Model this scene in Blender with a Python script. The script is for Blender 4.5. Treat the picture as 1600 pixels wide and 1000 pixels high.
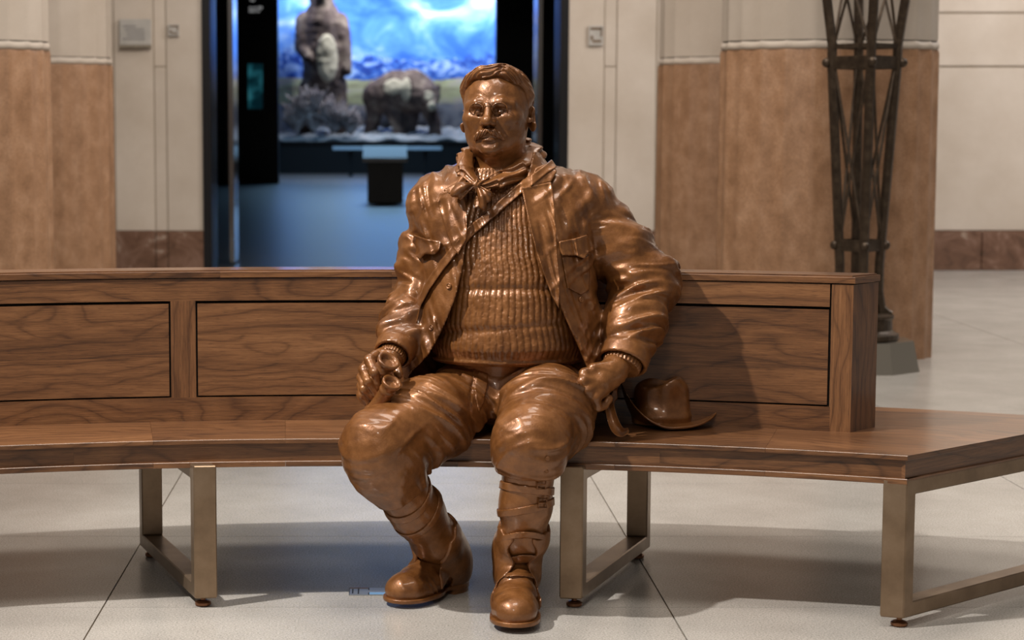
import bpy, bmesh, math, random
import numpy as np
from mathutils import Matrix, Vector

# ------------------------------------------------------------------ scene, camera, light
for o in list(bpy.data.objects):
    bpy.data.objects.remove(o)
SC = bpy.context.scene
COL = SC.collection
SC.view_settings.view_transform = 'Standard'
SC.view_settings.look = 'None'
SC.view_settings.gamma = 1.0
SC.view_settings.use_curve_mapping = False
SC.view_settings.exposure = -0.12

CAM_H, FPX, U0, PITCH = 1.30, 3000.0, 602.0, math.atan(0.1)
cd = bpy.data.cameras.new('camera')
cd.sensor_width = 36.0
cd.lens = FPX / 1600.0 * 36.0
cd.shift_x = (800.0 - U0) / 1600.0
cd.clip_end = 300
cd.dof.use_dof = True
cd.dof.focus_distance = 5.15
cd.dof.aperture_fstop = 4.6
cam = bpy.data.objects.new('camera', cd)
cam.location = (0, 0, CAM_H)
cam.rotation_euler = (math.pi / 2 - PITCH, 0, 0)
COL.objects.link(cam)
SC.camera = cam

w = bpy.data.worlds.new('hall_light')
SC.world = w
w.use_nodes = True
w.node_tree.nodes['Background'].inputs[0].default_value = (1.0, 0.93, 0.86, 1)
w.node_tree.nodes['Background'].inputs[1].default_value = 0.18


def aim(o, target):
    d = Vector(target) - o.location
    o.rotation_euler = d.to_track_quat('-Z', 'Y').to_euler()


def area(name, loc, target, sx, sy, power, color):
    l = bpy.data.lights.new(name, 'AREA')
    l.shape = 'RECTANGLE'
    l.size, l.size_y, l.energy, l.color = sx, sy, power, color
    o = bpy.data.objects.new(name, l)
    o.location = loc
    COL.objects.link(o)
    aim(o, target)
    return o


def spot(name, loc, target, power, color, deg, radius, blend=0.5):
    l = bpy.data.lights.new(name, 'SPOT')
    l.energy, l.color, l.spot_size, l.spot_blend, l.shadow_soft_size = power, color, math.radians(deg), blend, radius
    o = bpy.data.objects.new(name, l)
    o.location = loc
    COL.objects.link(o)
    aim(o, target)
    return o


WARM = (1.0, 0.92, 0.83)
spot('key_ceiling_spot', (-3.5, 3.35, 5.6), (0.4, 5.3, 0.8), 2500, (1.0, 0.95, 0.89), 42, 0.08, 0.8)
area('skylight_panel', (0.5, 3.2, 7.5), (0.3, 5.2, 0.0), 2.6, 2.0, 240, WARM)
area('column_fill_far', (0.6, 8.2, 8.0), (0.6, 14.5, 0.8), 5.0, 3.0, 530, WARM)  # added fill light, set to brighten the column fronts and back wall
area('skylight_panel_end', (1.5, 14.0, 8.0), (1.5, 14.2, 0.0), 6.0, 3.0, 150, WARM)
area('side_gallery_light', (7.4, 13.0, 6.0), (5.6, 17.4, 0.8), 2.0, 2.0, 420, (1.0, 0.96, 0.93))
area('front_gallery_light', (-0.6, -2.0, 5.2), (0.3, 5.3, 0.7), 0.9, 0.7, 90, WARM)


# ------------------------------------------------------------------ measuring helpers
CT, ST = math.cos(PITCH), math.sin(PITCH)


def at(u, v, Y):
    """point of the place at distance Y that the survey photograph shows at u, v"""
    a = (u - U0) / FPX
    b = (500.0 - v) / FPX
    r = np.array([a, CT + b * ST, -ST + b * CT])
    return np.array([0, 0, CAM_H]) + r * (Y / r[1])


def onz(u, v, z):
    a = (u - U0) / FPX
    b = (500.0 - v) / FPX
    r = np.array([a, CT + b * ST, -ST + b * CT])
    return np.array([0, 0, CAM_H]) + r * ((z - CAM_H) / r[2])


# ------------------------------------------------------------------ object helpers
def tag(o, label=None, cat=None, group=None, kind=None):
    if label: o['label'] = label
    if cat: o['category'] = cat
    if group: o['group'] = group
    if kind: o['kind'] = kind
    return o


def empty(name, loc, label=None, cat=None, group=None, kind=None):
    o = bpy.data.objects.new(name, None)
    o.location = loc
    o.empty_display_size = 0.1
    COL.objects.link(o)
    return tag(o, label, cat, group, kind)


def attach(o, parent):
    """parent while the vertices stay in world coordinates"""
    if parent is None:
        return o
    o.parent = parent
    if parent.parent is None:
        o.matrix_parent_inverse = Matrix.Translation(-Vector(parent.location))
    return o


def link(name, me, mat, parent=None, smooth=False):
    o = bpy.data.objects.new(name, me)
    if mat is not None:
        me.materials.clear()
        me.materials.append(mat)
    if smooth:
        me.polygons.foreach_set('use_smooth', [p.loop_total <= 6 for p in me.polygons])
    COL.objects.link(o)
    attach(o, parent)
    return o


def from_bm(name, bm, mat, parent=None, smooth=False):
    me = bpy.data.meshes.new(name)
    bmesh.ops.recalc_face_normals(bm, faces=bm.faces[:])
    bm.to_mesh(me)
    bm.free()
    return link(name, me, mat, parent, smooth)


def hexa(bm, p):
    """box from 8 points: bottom ring 0-3, top ring 4-7"""
    v = [bm.verts.new(q) for q in p]
    for f in ((3, 2, 1, 0), (4, 5, 6, 7), (0, 1, 5, 4), (1, 2, 6, 5), (2, 3, 7, 6), (3, 0, 4, 7)):
        bm.faces.new([v[i] for i in f])
    return v


def bbox(bm, x0, x1, y0, y1, z0, z1):
    return hexa(bm, [(x0, y0, z0), (x1, y0, z0), (x1, y1, z0), (x0, y1, z0),
                     (x0, y0, z1), (x1, y0, z1), (x1, y1, z1), (x0, y1, z1)])


def box(name, x0, x1, y0, y1, z0, z1, mat, parent=None, bevel=0.0):
    bm = bmesh.new()
    bbox(bm, x0, x1, y0, y1, z0, z1)
    if bevel:
        bmesh.ops.bevel(bm, geom=bm.edges[:], offset=bevel, segments=1, affect='EDGES')
    return from_bm(name, bm, mat, parent)


def tube(bm, pts, r, n=8, closed=False, r_end=None):
    pts = [Vector(p) for p in pts]
    rings = []
    m = len(pts)
    ref = None
    for i, p in enumerate(pts):
        if closed:
            t = pts[(i + 1) % m] - pts[i - 1]
        else:
            t = pts[min(i + 1, m - 1)] - pts[max(i - 1, 0)]
        t.normalize()
        if ref is None:
            ref = Vector((0, 0, 1)) if abs(t.z) < 0.9 else Vector((1, 0, 0))
        a = (ref - t * ref.dot(t)).normalized()
        ref = a
        b = t.cross(a)
        rr = r if r_end is None else r + (r_end - r) * i / (m - 1)
        rings.append([bm.verts.new(p + (a * math.cos(k * 2 * math.pi / n) + b * math.sin(k * 2 * math.pi / n)) * rr) for k in range(n)])
    for i in range(m if closed else m - 1):
        A, B = rings[i], rings[(i + 1) % m]
        for k in range(n):
            bm.faces.new((A[k], A[(k + 1) % n], B[(k + 1) % n], B[k]))
    if not closed:
        bm.faces.new(rings[0][::-1])
        bm.faces.new(rings[-1])


def lathe(bm, prof, n=24, c=(0, 0, 0), axis=None, flute=0, depth=None, caps=True):
    """prof: list of (r, z).  axis: (X, Y, Z) unit vectors of the lathe frame"""
    X, Y, Z = axis if axis else (Vector((1, 0, 0)), Vector((0, 1, 0)), Vector((0, 0, 1)))
    c = Vector(c)
    rings = []
    for j, (r, z) in enumerate(prof):
        ring = []
        for k in range(n):
            a = k * 2 * math.pi / n
            rr = r
            if flute:
                ph = (a * flute / (2 * math.pi)) % 1.0
                rr = r - (depth[j] if depth else 0.0) * math.sin(math.pi * ph) ** 0.8
            ring.append(bm.verts.new(c + X * (rr * math.cos(a)) + Y * (rr * math.sin(a)) + Z * z))
        rings.append(ring)
    for j in range(len(rings) - 1):
        A, B = rings[j], rings[j + 1]
        for k in range(n):
            bm.faces.new((A[k], A[(k + 1) % n], B[(k + 1) % n], B[k]))
    if caps:
        bm.faces.new(rings[0][::-1])
        bm.faces.new(rings[-1])


# ------------------------------------------------------------------ materials
class NT:
    def __init__(s, name):
        s.m = bpy.data.materials.new(name)
        s.m.use_nodes = True
        s.t = s.m.node_tree
        s.n = s.t.nodes
        s.b = s.n['Principled BSDF']

    def add(s, t, **kw):
        n = s.n.new(t)
        for k, v in kw.items():
            setattr(n, k, v)
        return n

    def ln(s, a, b):
        s.t.links.new(a, b)

    def math(s, op, a, b=None, c=None):
        n = s.add('ShaderNodeMath', operation=op)
        for i, x in enumerate((a, b, c)):
            if x is None: continue
            if isinstance(x, (int, float)): n.inputs[i].default_value = x
            else: s.ln(x, n.inputs[i])
        return n.outputs[0]

    def noise(s, vec, scale, detail=2.0, rough=0.5, dist=0.0):
        n = s.add('ShaderNodeTexNoise')
        n.inputs['Scale'].default_value = scale
        n.inputs['Detail'].default_value = detail
        n.inputs['Roughness'].default_value = rough
        n.inputs['Distortion'].default_value = dist
        if vec is not None: s.ln(vec, n.inputs['Vector'])
        return n.outputs['Fac']

    def ramp(s, fac, stops, interp='LINEAR'):
        n = s.add('ShaderNodeValToRGB')
        n.color_ramp.interpolation = interp
        el = n.color_ramp.elements
        while len(el) < len(stops): el.new(0.5)
        for e, (p, c) in zip(el, stops):
            e.position = p
            e.color = (*c, 1) if len(c) == 3 else c
        s.ln(fac, n.inputs[0])
        return n.outputs[0]

    def mix(s, fac, a, b, mode='MIX'):
        n = s.add('ShaderNodeMix', data_type='RGBA', blend_type=mode)
        if isinstance(fac, (int, float)): n.inputs[0].default_value = fac
        else: s.ln(fac, n.inputs[0])
        for i, x in ((6, a), (7, b)):
            if isinstance(x, tuple): n.inputs[i].default_value = (*x, 1)
            else: s.ln(x, n.inputs[i])
        return n.outputs[2]

    def bump(s, h, strength, dist):
        n = s.add('ShaderNodeBump')
        n.inputs['Strength'].default_value = strength
        n.inputs['Distance'].default_value = dist
        s.ln(h, n.inputs['Height'])
        s.ln(n.outputs[0], s.b.inputs['Normal'])

    def coord(s, which='Object'):
        return s.add('ShaderNodeTexCoord').outputs[which]

    def scale(s, vec, sc):
        n = s.add('ShaderNodeVectorMath', operation='MULTIPLY')
        s.ln(vec, n.inputs[0])
        n.inputs[1].default_value = sc
        return n.outputs[0]

    def set(s, **kw):
        for k, v in kw.items():
            i = s.b.inputs[k.replace('_', ' ')]
            if isinstance(v, (int, float)): i.default_value = v
            elif isinstance(v, tuple): i.default_value = (*v, 1)
            else: s.ln(v, i)
        return s.m


def flat(name, col, rough=0.5, metal=0.0, **kw):
    t = NT(name)
    return t.set(Base_Color=col, Roughness=rough, Metallic=metal, **kw)


def bronze_mat():
    t = NT('statue_bronze')
    co = t.coord()
    n1 = t.noise(co, 7.0, 3.0, 0.55)
    n2 = t.noise(co, 45.0, 4.0, 0.6)
    f = t.math('ADD', t.math('MULTIPLY', n1, 0.6), t.math('MULTIPLY', n2, 0.4))
    col = t.ramp(f, [(0.32, (0.100, 0.034, 0.008)), (0.5, (0.188, 0.070, 0.017)), (0.68, (0.285, 0.115, 0.034))])
    ro = t.add('ShaderNodeMapRange')
    ro.inputs['To Min'].default_value = 0.28
    ro.inputs['To Max'].default_value = 0.52
    t.ln(t.noise(co, 28.0, 3.0), ro.inputs['Value'])
    h = t.math('ADD', t.math('MULTIPLY', t.noise(co, 55.0, 4.0, 0.6), 0.8), t.math('MULTIPLY', t.noise(co, 240.0, 2.0), 0.2))
    t.bump(h, 0.48, 0.003)
    return t.set(Base_Color=col, Metallic=0.32, Roughness=ro.outputs[0], Specular_IOR_Level=0.5, Coat_Weight=0.42, Coat_Roughness=0.10, Coat_IOR=1.5)


def wood_mat():
    t = NT('walnut')
    uv = t.coord('UV')
    oi = t.add('ShaderNodeObjectInfo')
    rnd = oi.outputs['Random']
    off = t.add('ShaderNodeCombineXYZ')
    t.ln(t.math('MULTIPLY', rnd, 37.0), off.inputs[0])
    t.ln(t.math('MULTIPLY', rnd, 11.0), off.inputs[1])
    t.ln(t.math('MULTIPLY', rnd, 5.0), off.inputs[2])
    ad = t.add('ShaderNodeVectorMath', operation='ADD')
    t.ln(uv, ad.inputs[0])
    t.ln(off.outputs[0], ad.inputs[1])
    p = ad.outputs[0]
    warp = t.noise(t.scale(p, (2.1, 5.0, 1.0)), 1.0, 2.0, 0.45)
    sep = t.add('ShaderNodeSeparateXYZ')
    t.ln(p, sep.inputs[0])
    rnd2 = t.math('FRACT', t.math('MULTIPLY', rnd, 7.31))
    amp = t.math('ADD', t.math('MULTIPLY', rnd2, 11.0), 2.0)
    field = t.math('ADD', t.math('MULTIPLY', sep.outputs[1], 24.0), t.math('MULTIPLY', warp, amp))
    field = t.math('ADD', field, t.math('MULTIPLY', t.noise(t.scale(p, (6.0, 60.0, 1.0)), 1.0, 2.0), 0.35))
    ring = t.math('PINGPONG', field, 0.5)
    ring = t.math('MULTIPLY', ring, 2.0)
    fib = t.noise(t.scale(p, (8.0, 300.0, 1.0)), 1.0, 3.0, 0.65)
    pore = t.noise(t.scale(p, (34.0, 800.0, 1.0)), 1.0, 1.0, 0.5)
    big = t.noise(t.scale(p, (1.2, 9.0, 1.0)), 1.0, 2.0, 0.5)
    f = t.math('ADD', t.math('MULTIPLY', ring, 0.10), t.math('MULTIPLY', fib, 0.52))
    f = t.math('ADD', f, t.math('MULTIPLY', big, 0.40))
    f = t.math('ADD', f, t.math('MULTIPLY', rnd, 0.10))
    col = t.ramp(f, [(0.34, (0.056, 0.021, 0.007)), (0.52, (0.138, 0.056, 0.019)), (0.66, (0.208, 0.090, 0.033)), (0.85, (0.29, 0.135, 0.054))])
    dark = t.ramp(pore, [(0.30, (0.45, 0.42, 0.40)), (0.43, (1, 1, 1))])
    line = t.ramp(ring, [(0.0, (0.42, 0.37, 0.33)), (0.07, (0.62, 0.58, 0.54)), (0.20, (1, 1, 1))])
    col = t.mix(0.75, col, dark, 'MULTIPLY')
    col = t.mix(0.55, col, line, 'MULTIPLY')
    t.bump(fib, 0.08, 0.001)
    return t.set(Base_Color=col, Roughness=0.40, Coat_Weight=0.55, Coat_Roughness=0.14)


def stone_mat(name, a, b, c, scale, rough, speck=0.0, obj_var=0.05, stretch=(1, 1, 1), spec=0.5):
    t = NT(name)
    co = t.scale(t.coord(), stretch)
    n = t.noise(co, scale, 5.0, 0.62)
    col = t.ramp(n, [(0.3, a), (0.5, b), (0.7, c)])
    if speck:
        f = t.noise(t.coord(), 190.0, 2.0, 0.7)
        sp = t.ramp(f, [(0.32, (1 - speck,) * 3), (0.5, (1, 1, 1)), (0.70, (1 + speck * 0.8,) * 3)])
        col = t.mix(1.0, col, sp, 'MULTIPLY')
    if obj_var:
        oi = t.add('ShaderNodeObjectInfo')
        mr = t.add('ShaderNodeMapRange')
        mr.inputs['To Min'].default_value = 1 - obj_var
        mr.inputs['To Max'].default_value = 1 + obj_var
        t.ln(oi.outputs['Random'], mr.inputs['Value'])
        cc = t.add('ShaderNodeCombineXYZ')
        for i in range(3): t.ln(mr.outputs[0], cc.inputs[i])
        col = t.mix(1.0, col, cc.outputs[0], 'MULTIPLY')
    return t.set(Base_Color=col, Roughness=rough, Specular_IOR_Level=spec)


def marble_red():
    t = NT('red_marble')
    co = t.coord()
    n = t.noise(co, 3.5, 6.0, 0.65, 1.4)
    col = t.ramp(n, [(0.3, (0.075, 0.042, 0.026)), (0.48, (0.145, 0.075, 0.047)), (0.6, (0.20, 0.115, 0.080)), (0.7, (0.42, 0.34, 0.27))])
    return t.set(Base_Color=col, Roughness=0.25)


BRONZE = bronze_mat()
WOOD = wood_mat()
TERRAZZO = stone_mat('terrazzo', (0.33, 0.308, 0.28), (0.38, 0.356, 0.325), (0.43, 0.405, 0.372), 2.5, 0.24, 0.34, 0.03, spec=0.28)
GRANITE = stone_mat('brown_travertine', (0.26, 0.135, 0.068), (0.34, 0.185, 0.100), (0.42, 0.245, 0.145), 11.0, 0.42, 0.34, 0.04, (1, 1, 0.7))
CREAM = stone_mat('cream_limestone', (0.48, 0.40, 0.325), (0.53, 0.45, 0.375), (0.58, 0.50, 0.425), 1.6, 0.55, 0.05, 0.06)
MARBLE = marble_red()
FRAME_METAL = stone_mat('satin_bronze_metal', (0.20, 0.135, 0.085), (0.26, 0.18, 0.115), (0.32, 0.23, 0.155), 9.0, 0.34, 0.0, 0.0)
FRAME_METAL.node_tree.nodes['Principled BSDF'].inputs['Metallic'].default_value = 0.75
GLIDE = flat('copper_glide', (0.22, 0.10, 0.05), 0.35, 0.8)
BRASS = flat('brass_strip', (0.22, 0.155, 0.09), 0.45, 0.3)
DARK_BRONZE = stone_mat('dark_bronze', (0.035, 0.022, 0.013), (0.060, 0.040, 0.025), (0.095, 0.066, 0.043), 22.0, 0.42, 0.0, 0.0)
DARK_BRONZE.node_tree.nodes['Principled BSDF'].inputs['Metallic'].default_value = 0.6
BLACK = flat('black_paint', (0.006, 0.006, 0.007), 0.45)
BLACK_GLOSS = flat('black_frame_metal', (0.012, 0.012, 0.014), 0.3, 0.4)
GROOVE = flat('dark_gap', (0.012, 0.007, 0.004), 0.8)
STEEL = flat('brushed_steel', (0.52, 0.53, 0.54), 0.28, 0.9)
PLAQUE = stone_mat('grey_plaque', (0.36, 0.34, 0.31), (0.42, 0.39, 0.355), (0.45, 0.42, 0.385), 9.0, 0.5, 0.0, 0.0)
PLAQUE_INK = flat('plaque_relief', (0.26, 0.245, 0.235), 0.5)
SIGN_BROWN = flat('sign_brown', (0.15, 0.095, 0.055), 0.5)
RUBBER = flat('black_cable', (0.01, 0.01, 0.011), 0.5)
#==STRUCTURE==
# ------------------------------------------------------------------ SDF toolkit (implicit surfaces -> meshes)
F32 = np.float32


def vnoise(P):
    i = np.floor(P)
    f = (P - i).astype(F32)
    i = i.astype(np.int64)
    f = f * f * (3 - 2 * f)

    def h(dx, dy, dz):
        n = ((i[:, 0] + dx) * 374761393 + (i[:, 1] + dy) * 668265263 + (i[:, 2] + dz) * 1440662683) & 0xffffffff
        n = ((n ^ (n >> 13)) * 1274126177) & 0xffffffff
        return ((n ^ (n >> 16)) & 0xffff).astype(F32) / F32(65535.0)
    x, y, z = f[:, 0], f[:, 1], f[:, 2]
    a = h(0, 0, 0) * (1 - x) + h(1, 0, 0) * x
    b = h(0, 1, 0) * (1 - x) + h(1, 1, 0) * x
    c = h(0, 0, 1) * (1 - x) + h(1, 0, 1) * x
    d = h(0, 1, 1) * (1 - x) + h(1, 1, 1) * x
    return (a * (1 - y) + b * y) * (1 - z) + (c * (1 - y) + d * y) * z


def folds(P, axis, hi, lo, amp, seed=0.0, sharp=1.4, tilt=None, soft=0.03):
    """cloth folds: fast variation along axis, slow across it"""
    ax = np.asarray(axis, float)
    ax = ax / np.linalg.norm(ax)
    if tilt is not None:
        ax = ax + np.asarray(tilt)
        ax = ax / np.linalg.norm(ax)
    s = np.array([0.31, 0.77, 0.55]) if abs(ax[2]) > 0.9 else np.array([0, 0, 1.0])
    b = np.cross(ax, s); b /= np.linalg.norm(b)
    c = np.cross(ax, b)
    t, p, q = P @ ax, P @ b, P @ c
    wv = 0.35 * np.sin(p * 17 + seed) + 0.35 * np.sin(q * 21 + 2 * seed)
    Q = np.stack([t * hi + wv, p * lo + seed * 3.1, q * lo - seed * 1.7], 1)
    n = vnoise(Q)
    r = np.clip(1 + soft ** 0.5 * 0.6 - np.sqrt((2 * n - 1) ** 2 + soft), 0, 1)
    return amp * (r ** sharp - 0.5)


def smin(a, b, k):
    h = np.maximum(k - np.abs(a - b), 0) / k
    return np.minimum(a, b) - h * h * k * 0.25


def smax(a, b, k):
    return -smin(-a, -b, k)


def rc(P, a, b, r1, r2):
    a = np.asarray(a, F32); b = np.asarray(b, F32)
    ab = b - a
    q = P - a
    t = np.clip((q @ ab) / max(float(ab @ ab), 1e-9), 0, 1)
    d = q - t[:, None] * ab
    return np.sqrt(np.einsum('ij,ij->i', d, d)) - (r1 + (r2 - r1) * t)


def chain(P, pts, rs, k=0.0):
    d = None
    for i in range(len(pts) - 1):
        e = rc(P, pts[i], pts[i + 1], rs[i], rs[i + 1])
        d = e if d is None else (smin(d, e, k) if k else np.minimum(d, e))
    return d


def ell(P, c, r, R=None):
    q = P - np.asarray(c, F32)
    if R is not None:
        q = q @ np.asarray(R, F32)
    r = np.asarray(r, F32)
    k0 = np.sqrt(((q / r) ** 2).sum(1)) + 1e-6
    k1 = np.sqrt(((q / (r * r)) ** 2).sum(1)) + 1e-6
    return k0 * (k0 - 1) / k1


def sph(P, c, r):
    q = P - np.asarray(c, F32)
    return np.sqrt((q * q).sum(1)) - r


def poly(x, z, pts):
    """signed distance to a polygon, negative inside"""
    n = len(pts)
    d = np.full(x.shape, 1e9)
    ins = np.zeros(x.shape, bool)
    for i in range(n):
        ax, az = pts[i]
        bx, bz = pts[(i + 1) % n]
        ex, ez = bx - ax, bz - az
        wx, wz = x - ax, z - az
        t = np.clip((wx * ex + wz * ez) / (ex * ex + ez * ez + 1e-12), 0, 1)
        dd = (wx - t * ex) ** 2 + (wz - t * ez) ** 2
        d = np.minimum(d, dd)
        c1 = (az > z) != (bz > z)
        if abs(ez) > 1e-12:
            ins ^= c1 & (wx < ex * wz / ez)
    d = np.sqrt(d)
    return np.where(ins, -d, d)


def rotm(yaw=0, pitch=0, roll=0):
    return np.array((Matrix.Rotation(yaw, 3, 'Z') @ Matrix.Rotation(pitch, 3, 'X') @ Matrix.Rotation(roll, 3, 'Y')))


def isomesh(f, lo, hi, h, B=8, slack=1.5):
    """surface nets over sparse blocks -> verts, quads"""
    lo = np.asarray(lo, float)
    n = np.ceil((np.asarray(hi, float) - lo) / h / B).astype(int) * B
    nb = n // B
    bi = np.stack(np.meshgrid(*[np.arange(k) for k in nb], indexing='ij'), -1).reshape(-1, 3)
    ctr = lo + (bi * B + (B - 1) / 2) * h
    fc = f(ctr.astype(F32))
    G = np.repeat(np.repeat(np.repeat(np.where(fc > 0, 1.0, -1.0).astype(F32).reshape(nb), B, 0), B, 1), B, 2)
    act = np.abs(fc) < B * h * 0.87 * slack
    loc = np.stack(np.meshgrid(*[np.arange(B)] * 3, indexing='ij'), -1).reshape(-1, 3)
    ab = bi[act]
    for s in range(0, len(ab), 800):
        idx = (ab[s:s + 800, None, :] * B + loc[None]).reshape(-1, 3)
        G[idx[:, 0], idx[:, 1], idx[:, 2]] = f((lo + idx * h).astype(F32))
    S = G < 0
    cnt = np.zeros(tuple(n - 1), np.int8)
    for dx in (0, 1):
        for dy in (0, 1):
            for dz in (0, 1):
                cnt += S[dx:n[0] - 1 + dx, dy:n[1] - 1 + dy, dz:n[2] - 1 + dz]
    c = np.argwhere((cnt > 0) & (cnt < 8))
    vid = np.full(tuple(n - 1), -1, np.int64)
    vid[c[:, 0], c[:, 1], c[:, 2]] = np.arange(len(c))
    acc = np.zeros((len(c), 3))
    num = np.zeros(len(c))
    cs = [(x, y, z) for x in (0, 1) for y in (0, 1) for z in (0, 1)]
    for a in cs:
        for ax in range(3):
            if a[ax]: continue
            b = list(a); b[ax] = 1
            ga = G[c[:, 0] + a[0], c[:, 1] + a[1], c[:, 2] + a[2]]
            gb = G[c[:, 0] + b[0], c[:, 1] + b[1], c[:, 2] + b[2]]
            m = (ga < 0) != (gb < 0)
            t = ga[m] / (ga[m] - gb[m])
            pt = np.tile(np.array(a, float), (m.sum(), 1))
            pt[:, ax] += t
            acc[m] += pt
            num[m] += 1
    V = lo + (c + acc / num[:, None]) * h
    quads = []
    for ax in range(3):
        o1, o2 = [k for k in range(3) if k != ax]
        sl0 = [slice(1, n[k] - 1) for k in range(3)]; sl1 = list(sl0)
        sl0[ax] = slice(0, n[ax] - 1); sl1[ax] = slice(1, n[ax])
        A, Bq = S[tuple(sl0)], S[tuple(sl1)]
        e = np.argwhere(A != Bq)
        st = A[e[:, 0], e[:, 1], e[:, 2]]
        base = e.copy(); base[:, o1] += 1; base[:, o2] += 1
        def vv(d1, d2):
            q = base.copy(); q[:, o1] -= d1; q[:, o2] -= d2
            return vid[q[:, 0], q[:, 1], q[:, 2]]
        Q = np.stack([vv(1, 1), vv(0, 1), vv(0, 0), vv(1, 0)], 1)
        flip = st if ax == 1 else ~st
        Q[flip] = Q[flip][:, ::-1]
        quads.append(Q)
    Q = np.concatenate(quads)
    Q = Q[(Q >= 0).all(1)]
    return V, Q


def np_mesh(name, V, Q, smooth=True):
    me = bpy.data.meshes.new(name)
    me.vertices.add(len(V))
    me.vertices.foreach_set('co', np.asarray(V, F32).ravel())
    k = Q.shape[1]
    me.loops.add(Q.size)
    me.loops.foreach_set('vertex_index', Q.astype(np.int32).ravel())
    me.polygons.add(len(Q))
    me.polygons.foreach_set('loop_start', np.arange(0, Q.size, k, dtype=np.int32))
    me.polygons.foreach_set('loop_total', np.full(len(Q), k, np.int32))
    if smooth:
        me.polygons.foreach_set('use_smooth', np.ones(len(Q), bool))
    me.update(calc_edges=True)
    me.validate()
    return me


def sculpt(name, f, lo, hi, h, mat, parent=None, slack=1.5):
    V, Q = isomesh(f, lo, hi, h, slack=slack)
    return link(name, np_mesh(name, V, Q), mat, parent)


def around(pts, pad):
    p = np.array(pts)
    return p.min(0) - pad, p.max(0) + pad


# ------------------------------------------------------------------ the hall: floor, walls
floor = box('floor', -9, 11, -4.0, 17.6, -0.10, -0.006, BRASS)
tag(floor, kind='structure')
TW, TD = 1.54, 0.915
Y0 = onz(602, 949, 0)[1] - TD * 10
tile_me = {}
for iy in range(24):
    for ix in range(-5, 7):
        x0, x1 = -0.77 + TW * ix, -0.77 + TW * (ix + 1)
        y0, y1 = Y0 + TD * iy, min(Y0 + TD * (iy + 1), 17.6)
        if y1 - y0 < 0.2: continue
        key = round(y1 - y0, 3)
        if key not in tile_me:
            bm = bmesh.new()
            bbox(bm, -TW / 2 + 0.0022, TW / 2 - 0.0022, -key / 2 + 0.001, key / 2 - 0.001, -0.008, 0.0)
            me = bpy.data.meshes.new('floor_tile')
            bm.to_mesh(me); bm.free()
            me.materials.append(TERRAZZO)
            tile_me[key] = me
        o = bpy.data.objects.new('floor_tile', tile_me[key])
        o.location = ((x0 + x1) / 2, (y0 + y1) / 2, 0)
        COL.objects.link(o)
        o.parent = floor

WY = 17.6
DXL, DXR, DH = float(at(318, 300, WY)[0]), float(at(886, 300, WY)[0]), 4.6
bm = bmesh.new()
bbox(bm, -9, DXL, WY + 0.008, WY + 0.6, 0, 7)
bbox(bm, DXR, 11, WY + 0.008, WY + 0.6, 0, 7)
bbox(bm, DXL, DXR, WY + 0.008, WY + 0.6, DH, 7)
wall = from_bm('wall_back', bm, flat('joint_mortar', (0.30, 0.24, 0.175), 0.8))
tag(wall, kind='structure')
zj = [0.36, float(at(602, 104, WY)[2]), float(at(602, 20, WY)[2]), 3.9, 5.4, 7.0]


def stone(x0, x1, z0, z1, proud=0.0, g=0.009):
    bm = bmesh.new()
    bbox(bm, x0 + g, x1 - g, WY - proud, WY + 0.04, z0 + g, z1 - g)
    return from_bm('stone_panel', bm, CREAM, wall)


ux = lambda u: float(at(u, 300, WY)[0])
for s in (-1, 1):
    m = lambda u: ux(u) if s < 0 else -ux(u)
    cols = [(m(318), m(262), 0.012), (m(262), m(243), 0.0), (m(243), m(181), 0.006), (m(181), m(40), 0.006)]
    for xa, xb, pr in cols:
        xa, xb = min(xa, xb), max(xa, xb)
        thin = xb - xa < 0.2
        zz = [zj[0], zj[1], 3.2, 5.2, 7.0] if thin else [zj[0], 3.2, 5.2, 7.0]
        for a, b in zip(zz[:-1], zz[1:]):
            stone(xa, xb, a, b, pr * 0.5, 0.005)
far_r = [-ux(40), ux(1690), 8.2, 11.0]
for a, b in zip(far_r[:-1], far_r[1:]):
    for z0, z1 in zip(zj[:-1], zj[1:]):
        stone(a, b, z0, z1, 0.004)
far_l = [-9.0, -6.6, ux(40)]
for a, b in zip(far_l[:-1], far_l[1:]):
    for z0, z1 in zip(zj[:-1], zj[1:]):
        stone(a, b, z0, z1, 0.004)
stone(DXL, DXR, DH, 7.0)
base = empty('baseboard_back', (0, WY, 0), kind='structure')
edges_l = [-9, -7.4, -5.8, -4.2, -3.0, ux(243), ux(262), DXL]
edges_r = [DXR, -ux(262), -ux(243), 3.0, 4.3, ux(1535), ux(1640), 8.0, 9.5, 11]
for E_ in (edges_l, edges_r):
    for a, b in zip(E_[:-1], E_[1:]):
        box('marble_slab', a + 0.003, b - 0.003, WY - 0.035, WY + 0.02, 0.0, 0.36, MARBLE, base, 0.006)

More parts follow.
